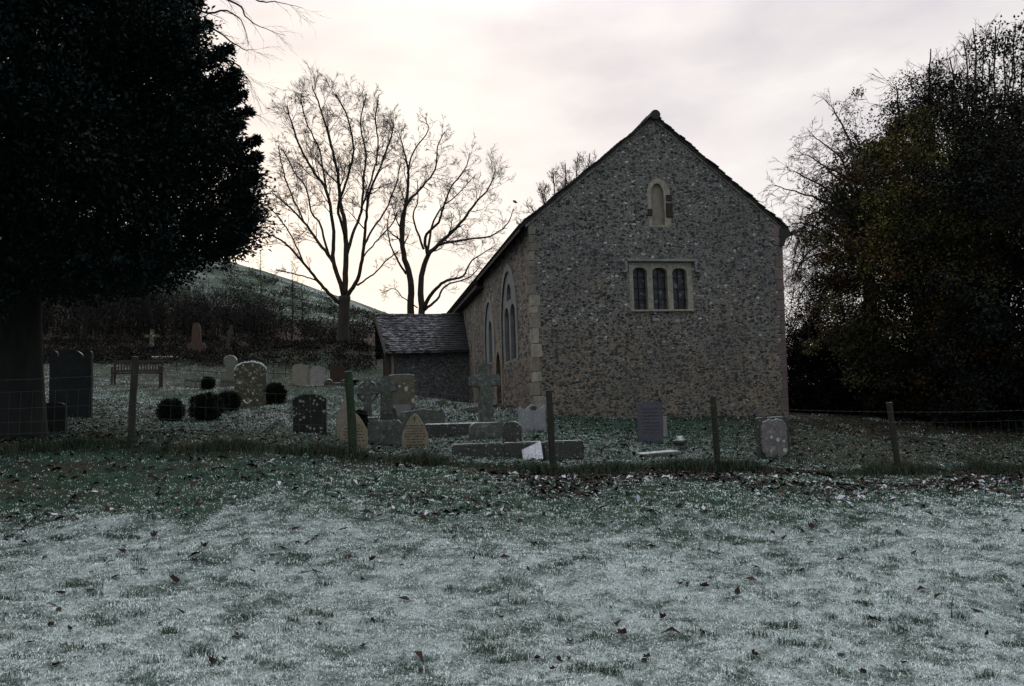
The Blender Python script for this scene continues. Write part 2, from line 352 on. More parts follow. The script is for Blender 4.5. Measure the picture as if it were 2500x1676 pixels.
def mat_tile(name, frosty):
    t = NT(name); c = t.mix(t.noise(7, 4), (.011, .011, .014), (.027, .027, .032)); c = t.mix(.6, c, t.attr("tint").outputs[0], 'MULTIPLY')
    c = t.mix(t.rng(t.noise(3, 4, .7), .5, .68, 0, .5), c, (.04, .05, .025))
    if frosty:
        x = t.n("SeparateXYZ", i0=t.obj).outputs[0]
        f = t.math('MULTIPLY', t.rng(t.noise(4.5, 4, .65, t.mapv((1, 1, 3))), .47, .62), t.rng(x, -.75, -1.35))
        c = t.mix(t.math('MULTIPLY', f, .48), c, (.34, .34, .39))
    t.bump(t.noise(30, 4), .5, .02); return t.done(c, .8)
def mat_plain(name, a, b, scale=8, rough=.85, bump=.4, stretch=(1, 1, 1), frost=0, spec=.3, tint=False, fine=0):
    t = NT(name); v = t.mapv(stretch); c = t.mix(t.rng(t.noise(scale, 5, .65, v), .3, .7), a, b)
    if fine: c = t.mix(t.rng(t.noise(90, 2, .7), .42, .7, 0, fine), c, tuple(q * .4 for q in a))
    if tint: c = t.mix(1.0, c, t.attr("tint").outputs[0], 'MULTIPLY')
    if frost: c = t.frost(c, amount=frost)
    if bump: t.bump(t.noise(scale * 5, 4, .6, v), bump, .012)
    t.b.inputs["Specular IOR Level"].default_value = spec; return t.done(c, rough)
def mat_glass():
    t = NT("leaded_glass"); u_ = t.n("Mapping", Vector=t.obj, Rotation=(0, rad(45), 0)).outputs[0]
    ch = t.n("TexVoronoi", Vector=u_, Scale=9.5, Randomness=.25); cc = t.n("SeparateColor", i0=ch.outputs["Color"])
    c = t.ramp(cc.outputs[0], [(0, (.012, .011, .014)), (.6, (.028, .026, .034)), (.85, (.055, .055, .075)), (1, (.13, .14, .18))])
    ed = t.vor(9.5, u_, 'DISTANCE_TO_EDGE', rnd=.25); c = t.mix(t.rng(ed, .03, .06), (.010, .010, .011), c)
    t.bump(cc.outputs[1], .25, .02); t.b.inputs["Specular IOR Level"].default_value = .25; return t.done(c, .35)

M = dict(
    ground=mat_ground(), blade=mat_tint("grass_blades", .75, .15, .15), leaf=mat_tint("evergreen_leaves", .55, .12, .2), litter=mat_tint("fallen_leaves", .8, .15, .35), foliage=mat_tint("autumn_leaves", .7, .10, .25),
    flint=mat_flint("knapped_flint"), flint_side=mat_flint("warm_flint", "side"), flint_porch=mat_flint("dark_flint", "porch"),
    quoin=mat_plain("quoin_stone", (.13, .12, .10), (.29, .27, .23), 5, fine=.7, tint=True), brick=mat_plain("brown_quoins", (.075, .055, .050), (.135, .105, .095), 6, fine=.5, tint=True),
    ashlar=mat_plain("window_stone", (.15, .135, .110), (.34, .31, .26), 7, fine=.8), grey_ashlar=mat_plain("grey_window_stone", (.11, .115, .12), (.22, .22, .215), 5, fine=.5), tan=mat_plain("tan_stone", (.14, .112, .078), (.24, .195, .135), 5, fine=.5),
    mortar=mat_plain("rough_mortar", (.135, .115, .092), (.215, .185, .155), 7, fine=.45), dark_block=mat_plain("dark_brown_block", (.016, .011, .009), (.036, .026, .022), 8), verge=mat_plain("verge_mortar", (.07, .062, .055), (.22, .19, .16), 3.0, fine=.3),
    tile=mat_tile("old_roof_tiles", False), porch_tile=mat_tile("frosted_roof_tiles", True), timber=mat_plain("weathered_timber", (.022, .018, .016), (.065, .055, .050), 6, stretch=(6, 6, 1)), dark_timber=mat_plain("dark_timber", (.012, .011, .010), (.03, .027, .024), 6, stretch=(4, 4, 1)),
    glass=mat_glass(), iron=mat_plain("black_iron", (.008, .008, .009), (.02, .018, .017), 10, .6),
    bark=mat_plain("dark_bark", (.010, .009, .007), (.032, .027, .020), 5, stretch=(3, 3, .6)), twig=mat_plain("twig_bark", (.007, .0055, .0045), (.018, .014, .010), 4, bump=0), holly_bark=mat_plain("smooth_bark", (.006, .006, .006), (.020, .020, .019), 4, stretch=(1.5, 1.5, .35), fine=.5),
    brown_twig=mat_plain("brown_twigs", (.006, .0055, .005), (.014, .0125, .0105), 4, bump=0),
    post=mat_plain("mossy_post", (.008, .009, .006), (.026, .026, .018), 5, stretch=(5, 5, .8), frost=.5), green_post=mat_plain("green_algae_post", (.007, .014, .006), (.016, .036, .012), 4, stretch=(4, 4, .8), frost=.4), wire=mat_plain("galvanised_wire", (.04, .043, .046), (.10, .105, .11), 20, .5, 0),
    ink=mat_plain("cut_letters", (.035, .030, .026), (.055, .048, .040), 30, .9, 0), bench=mat_plain("bench_wood", (.022, .017, .014), (.05, .04, .034), 6, stretch=(1, 1, 4)),
)
print("materials done")

# ------------------------------------------------------------------ ground: one sheet to the horizon
def axis(parts): return np.unique(np.concatenate([np.arange(a, b, s) for a, b, s in parts]).round(4))
gx = axis([(-420, -60, 15), (-60, -24, 2), (-24, -11, .4), (-11, 11, .11), (11, 24, .4), (24, 60, 2), (60, 421, 15)])
gy = axis([(-300, -20, 20), (-20, 2, 2), (2, 15, .10), (15, 26, .2), (26, 60, .8), (60, 150, 3), (150, 521, 15)])
GX, GY = np.meshgrid(gx, gy); gxf, gyf = GX.ravel(), GY.ravel(); gzf = gz(gxf, gyf)
idx = np.arange(len(gxf)).reshape(GX.shape)
FQ = np.stack([idx[:-1, :-1], idx[:-1, 1:], idx[1:, 1:], idx[1:, :-1]], -1).reshape(-1, 4)
fr_, br_ = cover(gxf, gyf)
gobj = big_mesh("ground", np.c_[gxf, gyf, gzf], FQ, M["ground"], colors=np.c_[fr_, br_, 0 * fr_], smooth=True)
props(gobj, "frosted sloping turf of the churchyard and hill", None, None, "structure")

# ------------------------------------------------------------------ church
TH = rad(10.8)
U = np.array([math.cos(TH), math.sin(TH), 0]); V = np.array([-math.sin(TH), math.cos(TH), 0]); Z = np.array([0, 0, 1.0]); NG = -V
PC = at(1306, 1014, 18.8); LEN = 17.6
def G(px, py, off=0.0): return on_plane(px, py, PC + NG * off, NG)
def S(px, py, off=0.0): return on_plane(px, py, PC - U * off, -U)
church = thing("church", PC, "small flint church with steep tiled gable, three-light window and porch on its left side", "church")
ORG = PC.copy()

def face_with_holes(bm, outer, holes, inward, depth):
    def loop(pts):
        vs = [bm.verts.new([float(c) for c in p]) for p in pts]
        return vs, [bm.edges.new((vs[i], vs[(i + 1) % len(vs)])) for i in range(len(vs))]
    allE = loop(outer)[1]; hv = []
    for h in holes:
        vs, es = loop(h); allE += es; hv.append(vs)
    bmesh.ops.triangle_fill(bm, use_beauty=True, use_dissolve=False, edges=allE)
    for vs in hv:
        inn = [bm.verts.new(p.co + Vector([float(c) for c in inward * depth])) for p in vs]
        for i in range(len(vs)):
            j = (i + 1) % len(vs); bm.faces.new((vs[i], vs[j], inn[j], inn[i]))
def bm_part(name, bm, mat, parent, origin, recalc=True):
    if recalc: bmesh.ops.recalc_face_normals(bm, faces=bm.faces)
    bmesh.ops.translate(bm, verts=bm.verts, vec=[-float(c) for c in origin])
    me = bpy.data.meshes.new(name); bm.to_mesh(me); bm.free(); return link_mesh(name, me, mat, parent)
def panel(name, base, ax, inward, outline, holes, mat, parent, origin, front, thick):
    """flat panel in the plane base+a*ax+z*Z with holes, front face set back by `front`, `thick` deep"""
    P = lambda q, o: base + ax * q[0] + Z * q[1] + inward * o
    bm = bmesh.new(); face_with_holes(bm, [P(q, front) for q in outline], [[P(q, front) for q in h] for h in holes], inward, thick)
    n = len(outline)
    vo = [bm.verts.new(P(q, front)) for q in outline]; vi = [bm.verts.new(P(q, front + thick)) for q in outline]
    for i in range(n): bm.faces.new((vo[i], vo[(i + 1) % n], vi[(i + 1) % n], vi[i]))
    bmesh.ops.remove_doubles(bm, verts=bm.verts, dist=1e-4)
    return bm_part(name, bm, mat, parent, origin)
def uv_of(p, ax): d = np.asarray(p) - PC; return np.array([d @ ax, d[2]])
def arch(x0, x1, z0, zs, zt, n=7, four=False):
    """arched outline, counter-clockwise: jambs to the springing zs, point or curve up to zt"""
    w = (x1 - x0) / 2; xm = (x0 + x1) / 2; pts = [(x0, z0), (x1, z0)]
    for i in range(n + 1):
        t = i / n * math.pi / 2; e = .75 if four else 1.0
        pts.append((xm + w * math.cos(t) ** e, zs + (zt - zs) * math.sin(t) ** (1.0 if four else 1.25)))
    for i in range(n - 1, -1, -1):
        t = i / n * math.pi / 2; e = .75 if four else 1.0
        pts.append((xm - w * math.cos(t) ** e, zs + (zt - zs) * math.sin(t) ** (1.0 if four else 1.25)))
    return pts
def ga(px, py): return uv_of(G(px, py), U)
def to3(base, ax, pts): return [base + ax * a + Z * z for a, z in pts]

# gable wall with the window and blocked lancet openings
A_, EL, ER = G(1597, 289), G(1290.6, 548), G(1907, 551)
BL = G(1306, 1014) - Z * .7; BR = G(1925, 1031) - Z * .8
wx0, wz0 = ga(1540, 760); wx1 = ga(1695, 760)[0]; wz1 = ga(1616, 642)[1]
win_out = [(wx0, wz0), (wx1, wz0), (wx1, wz1), (wx0, wz1)]
nx0, nz0 = ga(1584, 554); nx1 = ga(1640, 554)[0]; nzs = ga(1610, 466)[1]; nzt = ga(1608, 435)[1]
niche_out = arch(nx0, nx1, nz0, nzs, nzt)
bm = bmesh.new()
face_with_holes(bm, [BL, BR, ER, A_, EL], [to3(PC, U, win_out), to3(PC, U, niche_out)], V, .30)
# right-hand long wall and far gable
q = [bm.verts.new(p) for p in (BR, BR + V * LEN, ER + V * LEN, ER)]; bm.faces.new(q)
q = [bm.verts.new(p) for p in (BL + V * LEN, BR + V * LEN, ER + V * LEN, A_ + V * LEN, EL + V * LEN)]; bm.faces.new(q)
bm_part("gable_wall", bm, M["flint"], church, ORG, recalc=False)

# left long wall: openings placed along V (s) by where they show in the photo
def sa(px, py): return uv_of(S(px, py), V)
SZ_EL = uv_of(EL, V)[1]
s1a, s1b = sa(1264, 870)[0], sa(1227, 870)[0]; z1b, z1t = sa(1248, 884)[1], sa(1245, 656)[1]
s2a, s2b = sa(1208, 880)[0], sa(1186, 880)[0]; z2b, z2t = sa(1198, 889)[1], sa(1196, 735)[1]
sda, sdb = sa(1226, 940)[0], sa(1214, 940)[0]; zdb, zdt = sa(1220, 975)[1] - .3, sa(1220, 858)[1]
print("side windows", s1a, s1b, z1b, z1t, s2a, s2b, z2b, z2t, sda, sdb, zdb, zdt)
def s_arch(a, b, zb, zt, k=.62): return arch(a, b, zb, zt - (b - a) * k, zt)
h1, h2, hd_ = s_arch(s1a, s1b, z1b, z1t), s_arch(s2a, s2b, z2b, z2t), s_arch(sda, sdb, zdb, zdt, .8)
bm = bmesh.new()
face_with_holes(bm, [BL, EL, EL + V * LEN, BL + V * LEN], [to3(PC, V, h) for h in (h1, h2, hd_)], U, .25)
bm_part("side_wall", bm, M["flint_side"], church, ORG, recalc=False)

# three-light window
def light(l, r, bot, spr, top):
    a0, b0 = ga(l, bot); a1 = ga(r, bot)[0]; return arch(a0, a1, b0, ga((l + r) / 2, spr)[1], ga((l + r) / 2, top)[1], four=True)
lights = [light(1549.5, 1584, 757, 667, 653), light(1597, 1633.5, 757, 667, 653.5), light(1646, 1681.5, 758, 668, 655)]
win = panel("window", PC, U, V, win_out, lights, M["ashlar"], church, ORG, .015, .20)
for L in lights:
    a0, a1 = L[0][0], L[1][0]; z0 = L[0][1]; zt = max(p[1] for p in L)
    b = MB(); P = lambda a, z, o: PC + U * a + Z * z + V * o
    b.add([P(a0 - .02, z0 - .02, .16), P(a1 + .02, z0 - .02, .16), P(a1 + .02, zt + .03, .16), P(a0 - .02, zt + .03, .16), P(a0 - .02, z0 - .02, .20), P(a1 + .02, z0 - .02, .20), P(a1 + .02, zt + .03, .20), P(a0 - .02, zt + .03, .20)],
          [(0, 1, 2, 3), (7, 6, 5, 4), (0, 4, 5, 1), (1, 5, 6, 2), (2, 6, 7, 3), (3, 7, 4, 0)])
    pane = b.build("pane", M["glass"], win, ORG)
    b = MB(); am = (a0 + a1) / 2; b.bar(P(am, z0, .135), P(am, zt, .135), .022, .022)
    for f in (.27, .53, .79): b.bar(P(a0, z0 + (zt - z0) * f, .13), P(a1, z0 + (zt - z0) * f, .13), .018, .018)
    b.build("glazing_bar", M["iron"], win, ORG)
b = MB(); P = lambda a, z, o: PC + U * a + Z * z + V * o                 # hood mould with its two dropped ends
b.bar(P(wx0 - .05, wz1 + .045, -.035), P(wx1 + .05, wz1 + .045, -.035), .13, .06)
for a_ in (wx0 - .08, wx1 + .08):
    b.box(P(a_, wz1 - .10, -.035), (.07, .07, .24), Matrix.Rotation(TH, 3, 'Z')); b.box(P(a_ + (.04 if a_ > wx1 else -.04), wz1 - .225, -.035), (.13, .07, .05), Matrix.Rotation(TH, 3, 'Z'))
b.build("hood_mould", M["grey_ashlar"], win, ORG, bevel=.012)
b = MB(); b.bar(P(wx0 + .02, wz0 + .0, -.01), P(wx1 - .02, wz0 + .0, -.01), .10, .05); b.build("sill", M["ashlar"], win, ORG, bevel=.012)
# pale patching stones under the window
for px, py, w, h in ((1568, 782, .16, .11), (1600, 781, .2, .1), (1652, 785, .16, .12), (1560, 800, .2, .1), (1712, 724, .16, .1), (1512, 696, .2, .04), (1585, 860, .18, .12), (1620, 835, .14, .1)):
    b = MB(); b.box(G(px, py, -.045), (w, .1, h), Matrix.Rotation(TH, 3, 'Z')); b.build("patch_stone", M["ashlar"], church, ORG, bevel=.025, rough=.015)

# blocked lancet
def lancet(l, r, bot, spr, top): a0, b0 = ga(l, bot); return arch(a0, ga(r, bot)[0], b0, ga(l, spr)[1], ga((l + r) / 2, top)[1])
inner = lancet(1593, 1624, 550, 470, 448)
niche = panel("blocked_lancet", PC, U, V, niche_out, [inner], M["ashlar"], church, ORG, .006, .09)
b = MB(); a0, b0 = ga(1593, 550); a1, b1_ = ga(1624, 446)
b.bar(P((a0 + a1) / 2, b0 - .02, .13), P((a0 + a1) / 2, b1_ + .02, .13), (a1 - a0) + .06, .08); b.build("infill", M["mortar"], niche, ORG)
for px, py, w, h in ((1633, 484, .145, .16), (1634, 514, .165, .36), (1587, 519, .115, .17)):
    b = MB(); b.box(G(px, py, .004), (w, .05, h), Matrix.Rotation(TH, 3, 'Z')); b.build("dark_block", M["dark_block"], niche, ORG, bevel=.012, rough=.006)

# left-wall windows: stone tracery panel with lancet lights, glass behind
def side_window(name, hole, a, b_, zb, zt, two):
    w = b_ - a; H = zt - zb
    if two: holes = [arch(a + w * .16, a + w * .46, zb + .06, zb + H * .52, zb + H * .62), arch(a + w * .56, a + w * .86, zb + .06, zb + H * .52, zb + H * .62), arch(a + w * .38, a + w * .66, zb + H * .68, zb + H * .76, zb + H * .86)]
    else: holes = [arch(a + w * .34, a + w * .68, zb + .06, zb + H * .55, zb + H * .70)]
    o = panel(name, PC, V, U, hole, holes, M["grey_ashlar"], church, ORG, .03, .10)
    for h in holes:
        x0, x1 = h[0][0], h[1][0]; z0, z1 = h[0][1], max(p[1] for p in h); m = MB()
        m.bar(PC + V * (x0 + x1) / 2 + Z * (z0 - .02) + U * .15, PC + V * (x0 + x1) / 2 + Z * (z1 + .02) + U * .15, .03, x1 - x0 + .06)
        q_ = m.build("pane", M["glass"], o, ORG)
    # stone surround standing a little proud of the flint
    return o
side_window("side_window", h1, s1a, s1b, z1b, z1t, True); side_window("side_window", h2, s2a, s2b, z2b, z2t, False)
def surround(name, a, b_, zb, zt, wd, mat, k=.62, proud=.02):
    inn = s_arch(a, b_, zb, zt, k); out = s_arch(a - wd, b_ + wd, zb, zt + wd * 1.3, k); bm = bmesh.new(); n = len(inn)
    P3 = lambda q, o: bm.verts.new(PC + V * q[0] + Z * q[1] - U * o)
    i0 = [P3(q, proud) for q in inn]; o0 = [P3(q, proud) for q in out]; o1 = [P3(q, -.05) for q in out]; i1 = [P3(q, -.05) for q in inn]
    for i in range(1, n):
        j = (i + 1) % n
        bm.faces.new((i0[i], i0[j], o0[j], o0[i])); bm.faces.new((o0[i], o0[j], o1[j], o1[i])); bm.faces.new((i0[i], i1[i], i1[j], i0[j]))
    return bm_part(name, bm, mat, church, ORG)
surround("window_surround", s1a, s1b, z1b, z1t, .16, M["grey_ashlar"]); surround("window_surround", s2a, s2b, z2b, z2t, .12, M["grey_ashlar"])
surround("door_surround", sda, sdb, zdb, zdt, .20, M["tan"], .8, .03)
b = MB(); b.bar(PC + V * (sda + sdb) / 2 + Z * zdb + U * .12, PC + V * (sda + sdb) / 2 + Z * (zdt + .02) + U * .12, .05, sdb - sda + .05); b.build("priest_door", M["dark_timber"], church, ORG)
sja, sjb = sa(1162, 900)[0], sa(1151, 900)[0]                       # pale jamb strip beside the porch
b = MB(); b.bar(PC + V * (sja + .3) - Z * .3, PC + V * (sja + .3) + Z * (sa(1155, 800)[1]), .05, .26); b.build("jamb_stones", M["tan"], church, ORG, bevel=.02)

# quoins: alternate long and short stones round the left corner; brown ones on the right corner
b = MB(); z = -.35; i = 0; top = SZ_EL - .15
while z < top:
    h = random.uniform(.22, .40) if z < 2.4 else random.uniform(.16, .28)
    lng = i % 2 == 0; w1 = random.uniform(.22, .42) if lng else random.uniform(.14, .26); w2 = random.uniform(.2, .3) if lng else random.uniform(.3, .5)
    w1 *= .75 if z < 2.6 else .5; w2 *= .7
    f = random.uniform(.85, 1.5) * (1.0 if z < 2.6 else .65); b.cur = (f, f * random.uniform(.94, 1.0), f * random.uniform(.84, 1.0))
    lean = (EL - PC) @ U * (z + h / 2) / SZ_EL
    c0 = PC + U * (lean - .014) + NG * .014 + Z * z
    pts = [c0, c0 + U * (w1 + .014), c0 + U * (w1 + .014) + V * .1, c0 + U * .1 + V * .1, c0 + U * .1 + V * (w2 + .014), c0 + V * (w2 + .014)]; hh = Z * (h - .012)
    b.add(pts + [p + hh for p in pts], [(5, 4, 3, 2, 1, 0), (6, 7, 8, 9, 10, 11)] + [(k_, (k_ + 1) % 6, (k_ + 1) % 6 + 6, k_ + 6) for k_ in range(6)])
    z += h; i += 1
b.build("quoin_stones", M["quoin"], church, ORG, bevel=.03, rough=.03)
b = MB(); z = -.4; i = 0; zr = uv_of(ER, U)[1] - .1; ur = (ER - PC) @ U; ub = (G(1925, 1031) - PC) @ U; zbot = uv_of(G(1925, 1031), U)[1]
while z < zr:
    h = random.uniform(.2, .34); w1 = random.uniform(.13, .24); f = random.uniform(.8, 1.15); b.cur = (f, f * random.uniform(.9, 1.05), f)
    if z > 2.6: b.cur = tuple(c * 1.15 for c in b.cur)
    uu = ub + (ur - ub) * np.clip((z + h / 2 - zbot) / (zr - zbot), 0, 1)
    c0 = PC + U * (uu - w1 / 2 + .012) + NG * -.03 + Z * (z + h / 2); b.box(c0, (w1, .085, h - .012), Matrix.Rotation(TH, 3, 'Z')); z += h
b.build("corner_stones", M["brick"], church, ORG, bevel=.012, rough=.008)

# roof: courses of tiles as stepped plates over a slab, ridge tiles on top
OV = .09
def g2(px, py): p = G(px, py, OV); d = p - PC; return np.array([d @ U, d[2]])
AT, LE, RE = g2(1598, 276), g2(1265, 549), g2(1926, 554)
def P2(q, s): return PC + U * q[0] + Z * q[1] + V * s
def slope(b, E, A, n, s0, s1, thick=.05, seed=1):
    r = random.Random(seed); d = A - E; Ld = np.linalg.norm(d); d = d / Ld; nn = np.array([-d[1], d[0]]) * (1 if d[0] > 0 else -1)
    b.cur = (.55, .5, .5)
    q = [E - nn * .045, A - nn * .045, A - nn * (.045 + thick), E - nn * (.045 + thick)]
    b.add([P2(p, s0 + .03) for p in q] + [P2(p, s1) for p in q], [(0, 1, 2, 3), (7, 6, 5, 4), (0, 4, 5, 1), (1, 5, 6, 2), (2, 6, 7, 3), (3, 7, 4, 0)])
    for i in range(n):
        t0 = i / n * Ld; t1 = min((i + 1.5) / n, 1.0) * Ld; up = r.uniform(-.006, .010) + .012 * math.sin(i * .7); j = r.uniform(-.035, .02); f = r.uniform(.6, 1.3); b.cur = (f, f * r.uniform(.85, 1.05), f * r.uniform(.8, 1.1))
        dn = r.uniform(-.015, .02)
        q = [E + d * (t0 - dn) + nn * (.000 + up), E + d * t1 + nn * (-.022 + up), E + d * t1 + nn * (-.042 + up), E + d * (t0 - dn) + nn * (-.024 + up)]
        b.add([P2(p, s0 + j) for p in q] + [P2(p, s1) for p in q], [(0, 1, 2, 3), (7, 6, 5, 4), (0, 4, 5, 1), (1, 5, 6, 2), (2, 6, 7, 3), (3, 7, 4, 0)])
b = MB(); slope(b, LE, AT, 42, -OV, LEN, seed=3); slope(b, RE, AT, 40, -OV, LEN, seed=5)
dl = (LE - AT) / np.linalg.norm(LE - AT); LE2 = LE + dl * .10 + np.array([0, -.06])
sN = sa(1180, 700)[0]                                              # the nave eaves hang lower beyond this line
slope(b, LE2, LE + (AT - LE) * .35, 14, sN, LEN, seed=8)
roof = b.build("roof", M["tile"], church, ORG)
b = MB(); s = -OV - .05; r_ = random.Random(2)
while s < LEN:
    l = .42; rr = r_.uniform(.10, .125); c = AT + np.array([r_.uniform(-.012, .012), -.05 + r_.uniform(-.01, .015)])
    b.cur = (r_.uniform(.7, 1.1),) * 3; b.tube([P2(c, s), P2(c, s + l - .012)], rr, 12); s += l
b.build("ridge_tile", M["tile"], roof, ORG, smooth=False)
b = MB()                                                           # mortar bedding under the verge tiles
for E, A in ((g2(1284, 553), g2(1597, 290)), (g2(1912, 556), g2(1597, 290))):
    d = (A - E); n_ = 26; nn = np.array([0, 1.0])
    for i in range(n_):
        p, q_ = E + d * i / n_, E + d * (i + .96) / n_; hgt = random.uniform(.045, .075); qs = [p - nn * .02, q_ - nn * .02, q_ + nn * hgt, p + nn * hgt]; o = random.uniform(-.045, -.02)
        b.add([P2(k_, o) for k_ in qs] + [P2(k_, .05) for k_ in qs], [(0, 1, 2, 3), (7, 6, 5, 4), (0, 4, 5, 1), (1, 5, 6, 2), (2, 6, 7, 3), (3, 7, 4, 0)])
b.build("verge_mortar", M["verge"], church, ORG, bevel=.008)
b = MB()                                                           # eaves boards and gutter
lw = uv_of(EL, U)[0]; q0 = np.array([lw, LE[1] + .05]); zl = LE[1] - .02
b.bar(P2((LE[0] + .06, zl - .06), .02), P2((LE[0] + .06, zl - .06), sN), .03, .10); b.bar(P2((LE[0] + .05, zl - .20), sN), P2((LE[0] + .05, zl - .20), LEN), .05, .26)
b.bar(P2((lw - .10, zl - .30), sN), P2((lw - .10, zl - .30), LEN), .20, .12)
b.build("eaves_board", M["dark_timber"], church, ORG)
b = MB(); gz_ = g2(1938, 568); b.tube([P2(gz_, -.10), P2(gz_, LEN)], .065, 8)
b.prism  # (gutter bracket and eaves foot on the right corner)
er = g2(1907, 553); f0 = [g2(1907, 556), g2(1907, 600), g2(1917, 600), g2(1921, 582), g2(1935, 574), g2(1927, 556)]
b.add([P2(p, -.05) for p in f0] + [P2(p, LEN) for p in f0], [tuple(range(6)), tuple(range(11, 5, -1))] + [(i, (i + 1) % 6, (i + 1) % 6 + 6, i + 6) for i in range(6)])
b.build("gutter", M["dark_timber"], church, ORG)

# porch
Q = S(1147, 984); Q[2] = gzs(Q[0], Q[1])
def K(px, py, back=0.0): return on_plane(px, py, Q + V * back, NG)
def pk(p): d = np.asarray(p) - Q; return d @ U
HALF = 1.30
ux_wall, ux_near, ux_far = pk(K(957, 960)), pk(K(948, 960)), pk(K(948, 960)) - .04
z_eave = K(1050, 857, -.28)[2]; z_ridge = K(1020, 770, HALF)[2]; u_re = pk(K(918, 768, HALF)); u_ee = pk(K(944, 856, -.28))
print("porch", Q, ux_wall, ux_near, z_eave, z_ridge, u_re, u_ee)
def PP(a, back, z): return np.array([Q[0], Q[1], 0]) + U * a + V * back + Z * z
zlow = min(gzs(*PP(ux_wall, 0, 0)[:2]), Q[2]) - .5; zw = z_eave + .28 * (z_ridge - z_eave) / (HALF + .28) - .06
bm = bmesh.new()
def pbox(bm, a0, a1, b0, b1, z0, z1):
    vs = [bm.verts.new(PP(a, bk, zz)) for zz in (z0, z1) for a, bk in ((a0, b0), (a1, b0), (a1, b1), (a0, b1))]
    for f in ((3, 2, 1, 0), (4, 5, 6, 7), (0, 1, 5, 4), (1, 2, 6, 5), (2, 3, 7, 6), (3, 0, 4, 7)): bm.faces.new([vs[i] for i in f])
pbox(bm, ux_wall, .1, 0, .3, zlow, zw); pbox(bm, ux_wall, .1, 2 * HALF - .3, 2 * HALF, zlow, zw)
porch = bm_part("porch", bm, M["flint_porch"], church, Q); porch.location = Vector(Q - ORG)
def tiles(b, rows, cols, a0f, a1, sgn, b_eave, seed):
    r = random.Random(seed); run = HALF + .28; L = math.hypot(run, z_ridge - z_eave); c_, s_ = run / L, (z_ridge - z_eave) / L
    for i in range(rows):
        t0, t1 = i / rows * L, (i + 1.35) / rows * L; a0 = a0f(i / rows); wd = (a1 - a0) / cols
        for j in range(cols):
            x0 = a0 + wd * (j + (.5 if i % 2 else 0)) + .004; x1 = min(x0 + wd - .008, a1); x0 = max(a0, x0)
            if x1 - x0 < .03: continue
            up = r.uniform(-.004, .008); f = r.uniform(.6, 1.25); b.cur = (f, f * r.uniform(.92, 1.02), f * r.uniform(.95, 1.15)); dn = r.uniform(-.008, .008); vs = []
            for (t, lift) in ((t0 - dn, .034 + up), (min(t1, L), .004 + up), (min(t1, L), -.012 + up), (t0 - dn, .016 + up)):
                bk = b_eave + sgn * (t * c_ - lift * s_); zz = z_eave + t * s_ + lift * c_
                vs.append((bk, zz))
            b.add([PP(x0, *q_) for q_ in vs] + [PP(x1, *q_) for q_ in vs], [(0, 1, 2, 3), (7, 6, 5, 4), (0, 4, 5, 1), (1, 5, 6, 2), (2, 6, 7, 3), (3, 7, 4, 0)])
    q_ = [(b_eave, z_eave), (b_eave + sgn * run, z_ridge), (b_eave + sgn * run, z_ridge - .07), (b_eave, z_eave - .07)]; b.cur = (.4, .4, .4); e0, e1 = a0f(0), a0f(1)
    b.add([PP(e, *k_) for e, k_ in zip((e0, e1, e1, e0), q_)] + [PP(a1, *k_) for k_ in q_], [(0, 1, 2, 3), (7, 6, 5, 4), (0, 4, 5, 1), (1, 5, 6, 2), (2, 6, 7, 3), (3, 7, 4, 0)])
b = MB(); af = lambda t: u_ee + (u_re - u_ee) * t
tiles(b, 20, 21, af, .02, 1, -.28, 4); tiles(b, 20, 21, lambda t: u_re - .02, .02, -1, 2 * HALF + .28, 6)
proof = b.build("roof", M["porch_tile"], porch, Q)
b = MB(); r_ = random.Random(4); a = u_re - .03
while a < .0:
    sag = -.035 * math.sin((a - u_re) / (0 - u_re) * math.pi); b.cur = (r_.uniform(.7, 1.1),) * 3; b.tube([PP(a, HALF, z_ridge + sag), PP(min(a + .36, .0), HALF, z_ridge + sag)], r_.uniform(.085, .10), 10); a += .37
b.build("ridge_tile", M["porch_tile"], porch, Q)
b = MB()
for sg, be in ((1, -.30), (-1, 2 * HALF + .30)): b.bar(PP(u_ee - .03 if sg > 0 else u_re, be, z_eave - .10), PP(u_re - .03, HALF, z_ridge - .10), .05, .20)
b.build("bargeboard", M["timber"], porch, Q)
for bk in (.06, 2 * HALF - .06):
    b = MB(); a_ = ux_near - .02; g0 = gzs(*PP(a_, bk, 0)[:2]); b.bar(PP(a_, bk, g0 - .1), PP(a_, bk, zw + .05), .17, .17); b.build("post", M["timber"], porch, Q, bevel=.012)
b = MB(); b.bar(PP(ux_near - .02, -.1, zw), PP(ux_near - .02, 2 * HALF + .1, zw), .16, .16); b.bar(PP(ux_near - .02, HALF, zw), PP(ux_near - .02, HALF, z_ridge - .12), .14, .14)
b.bar(PP(ux_near, -.03, zw - .08), PP(.0, -.03, zw - .08), .10, .10); b.build("tie_beam", M["dark_timber"], porch, Q)
b = MB(); b.bar(PP(ux_wall + .05, -.005, zlow), PP(ux_wall + .05, -.005, zw), .10, .10); b.build("corner_stones", M["tan"], porch, Q, bevel=.015)
print("church done")

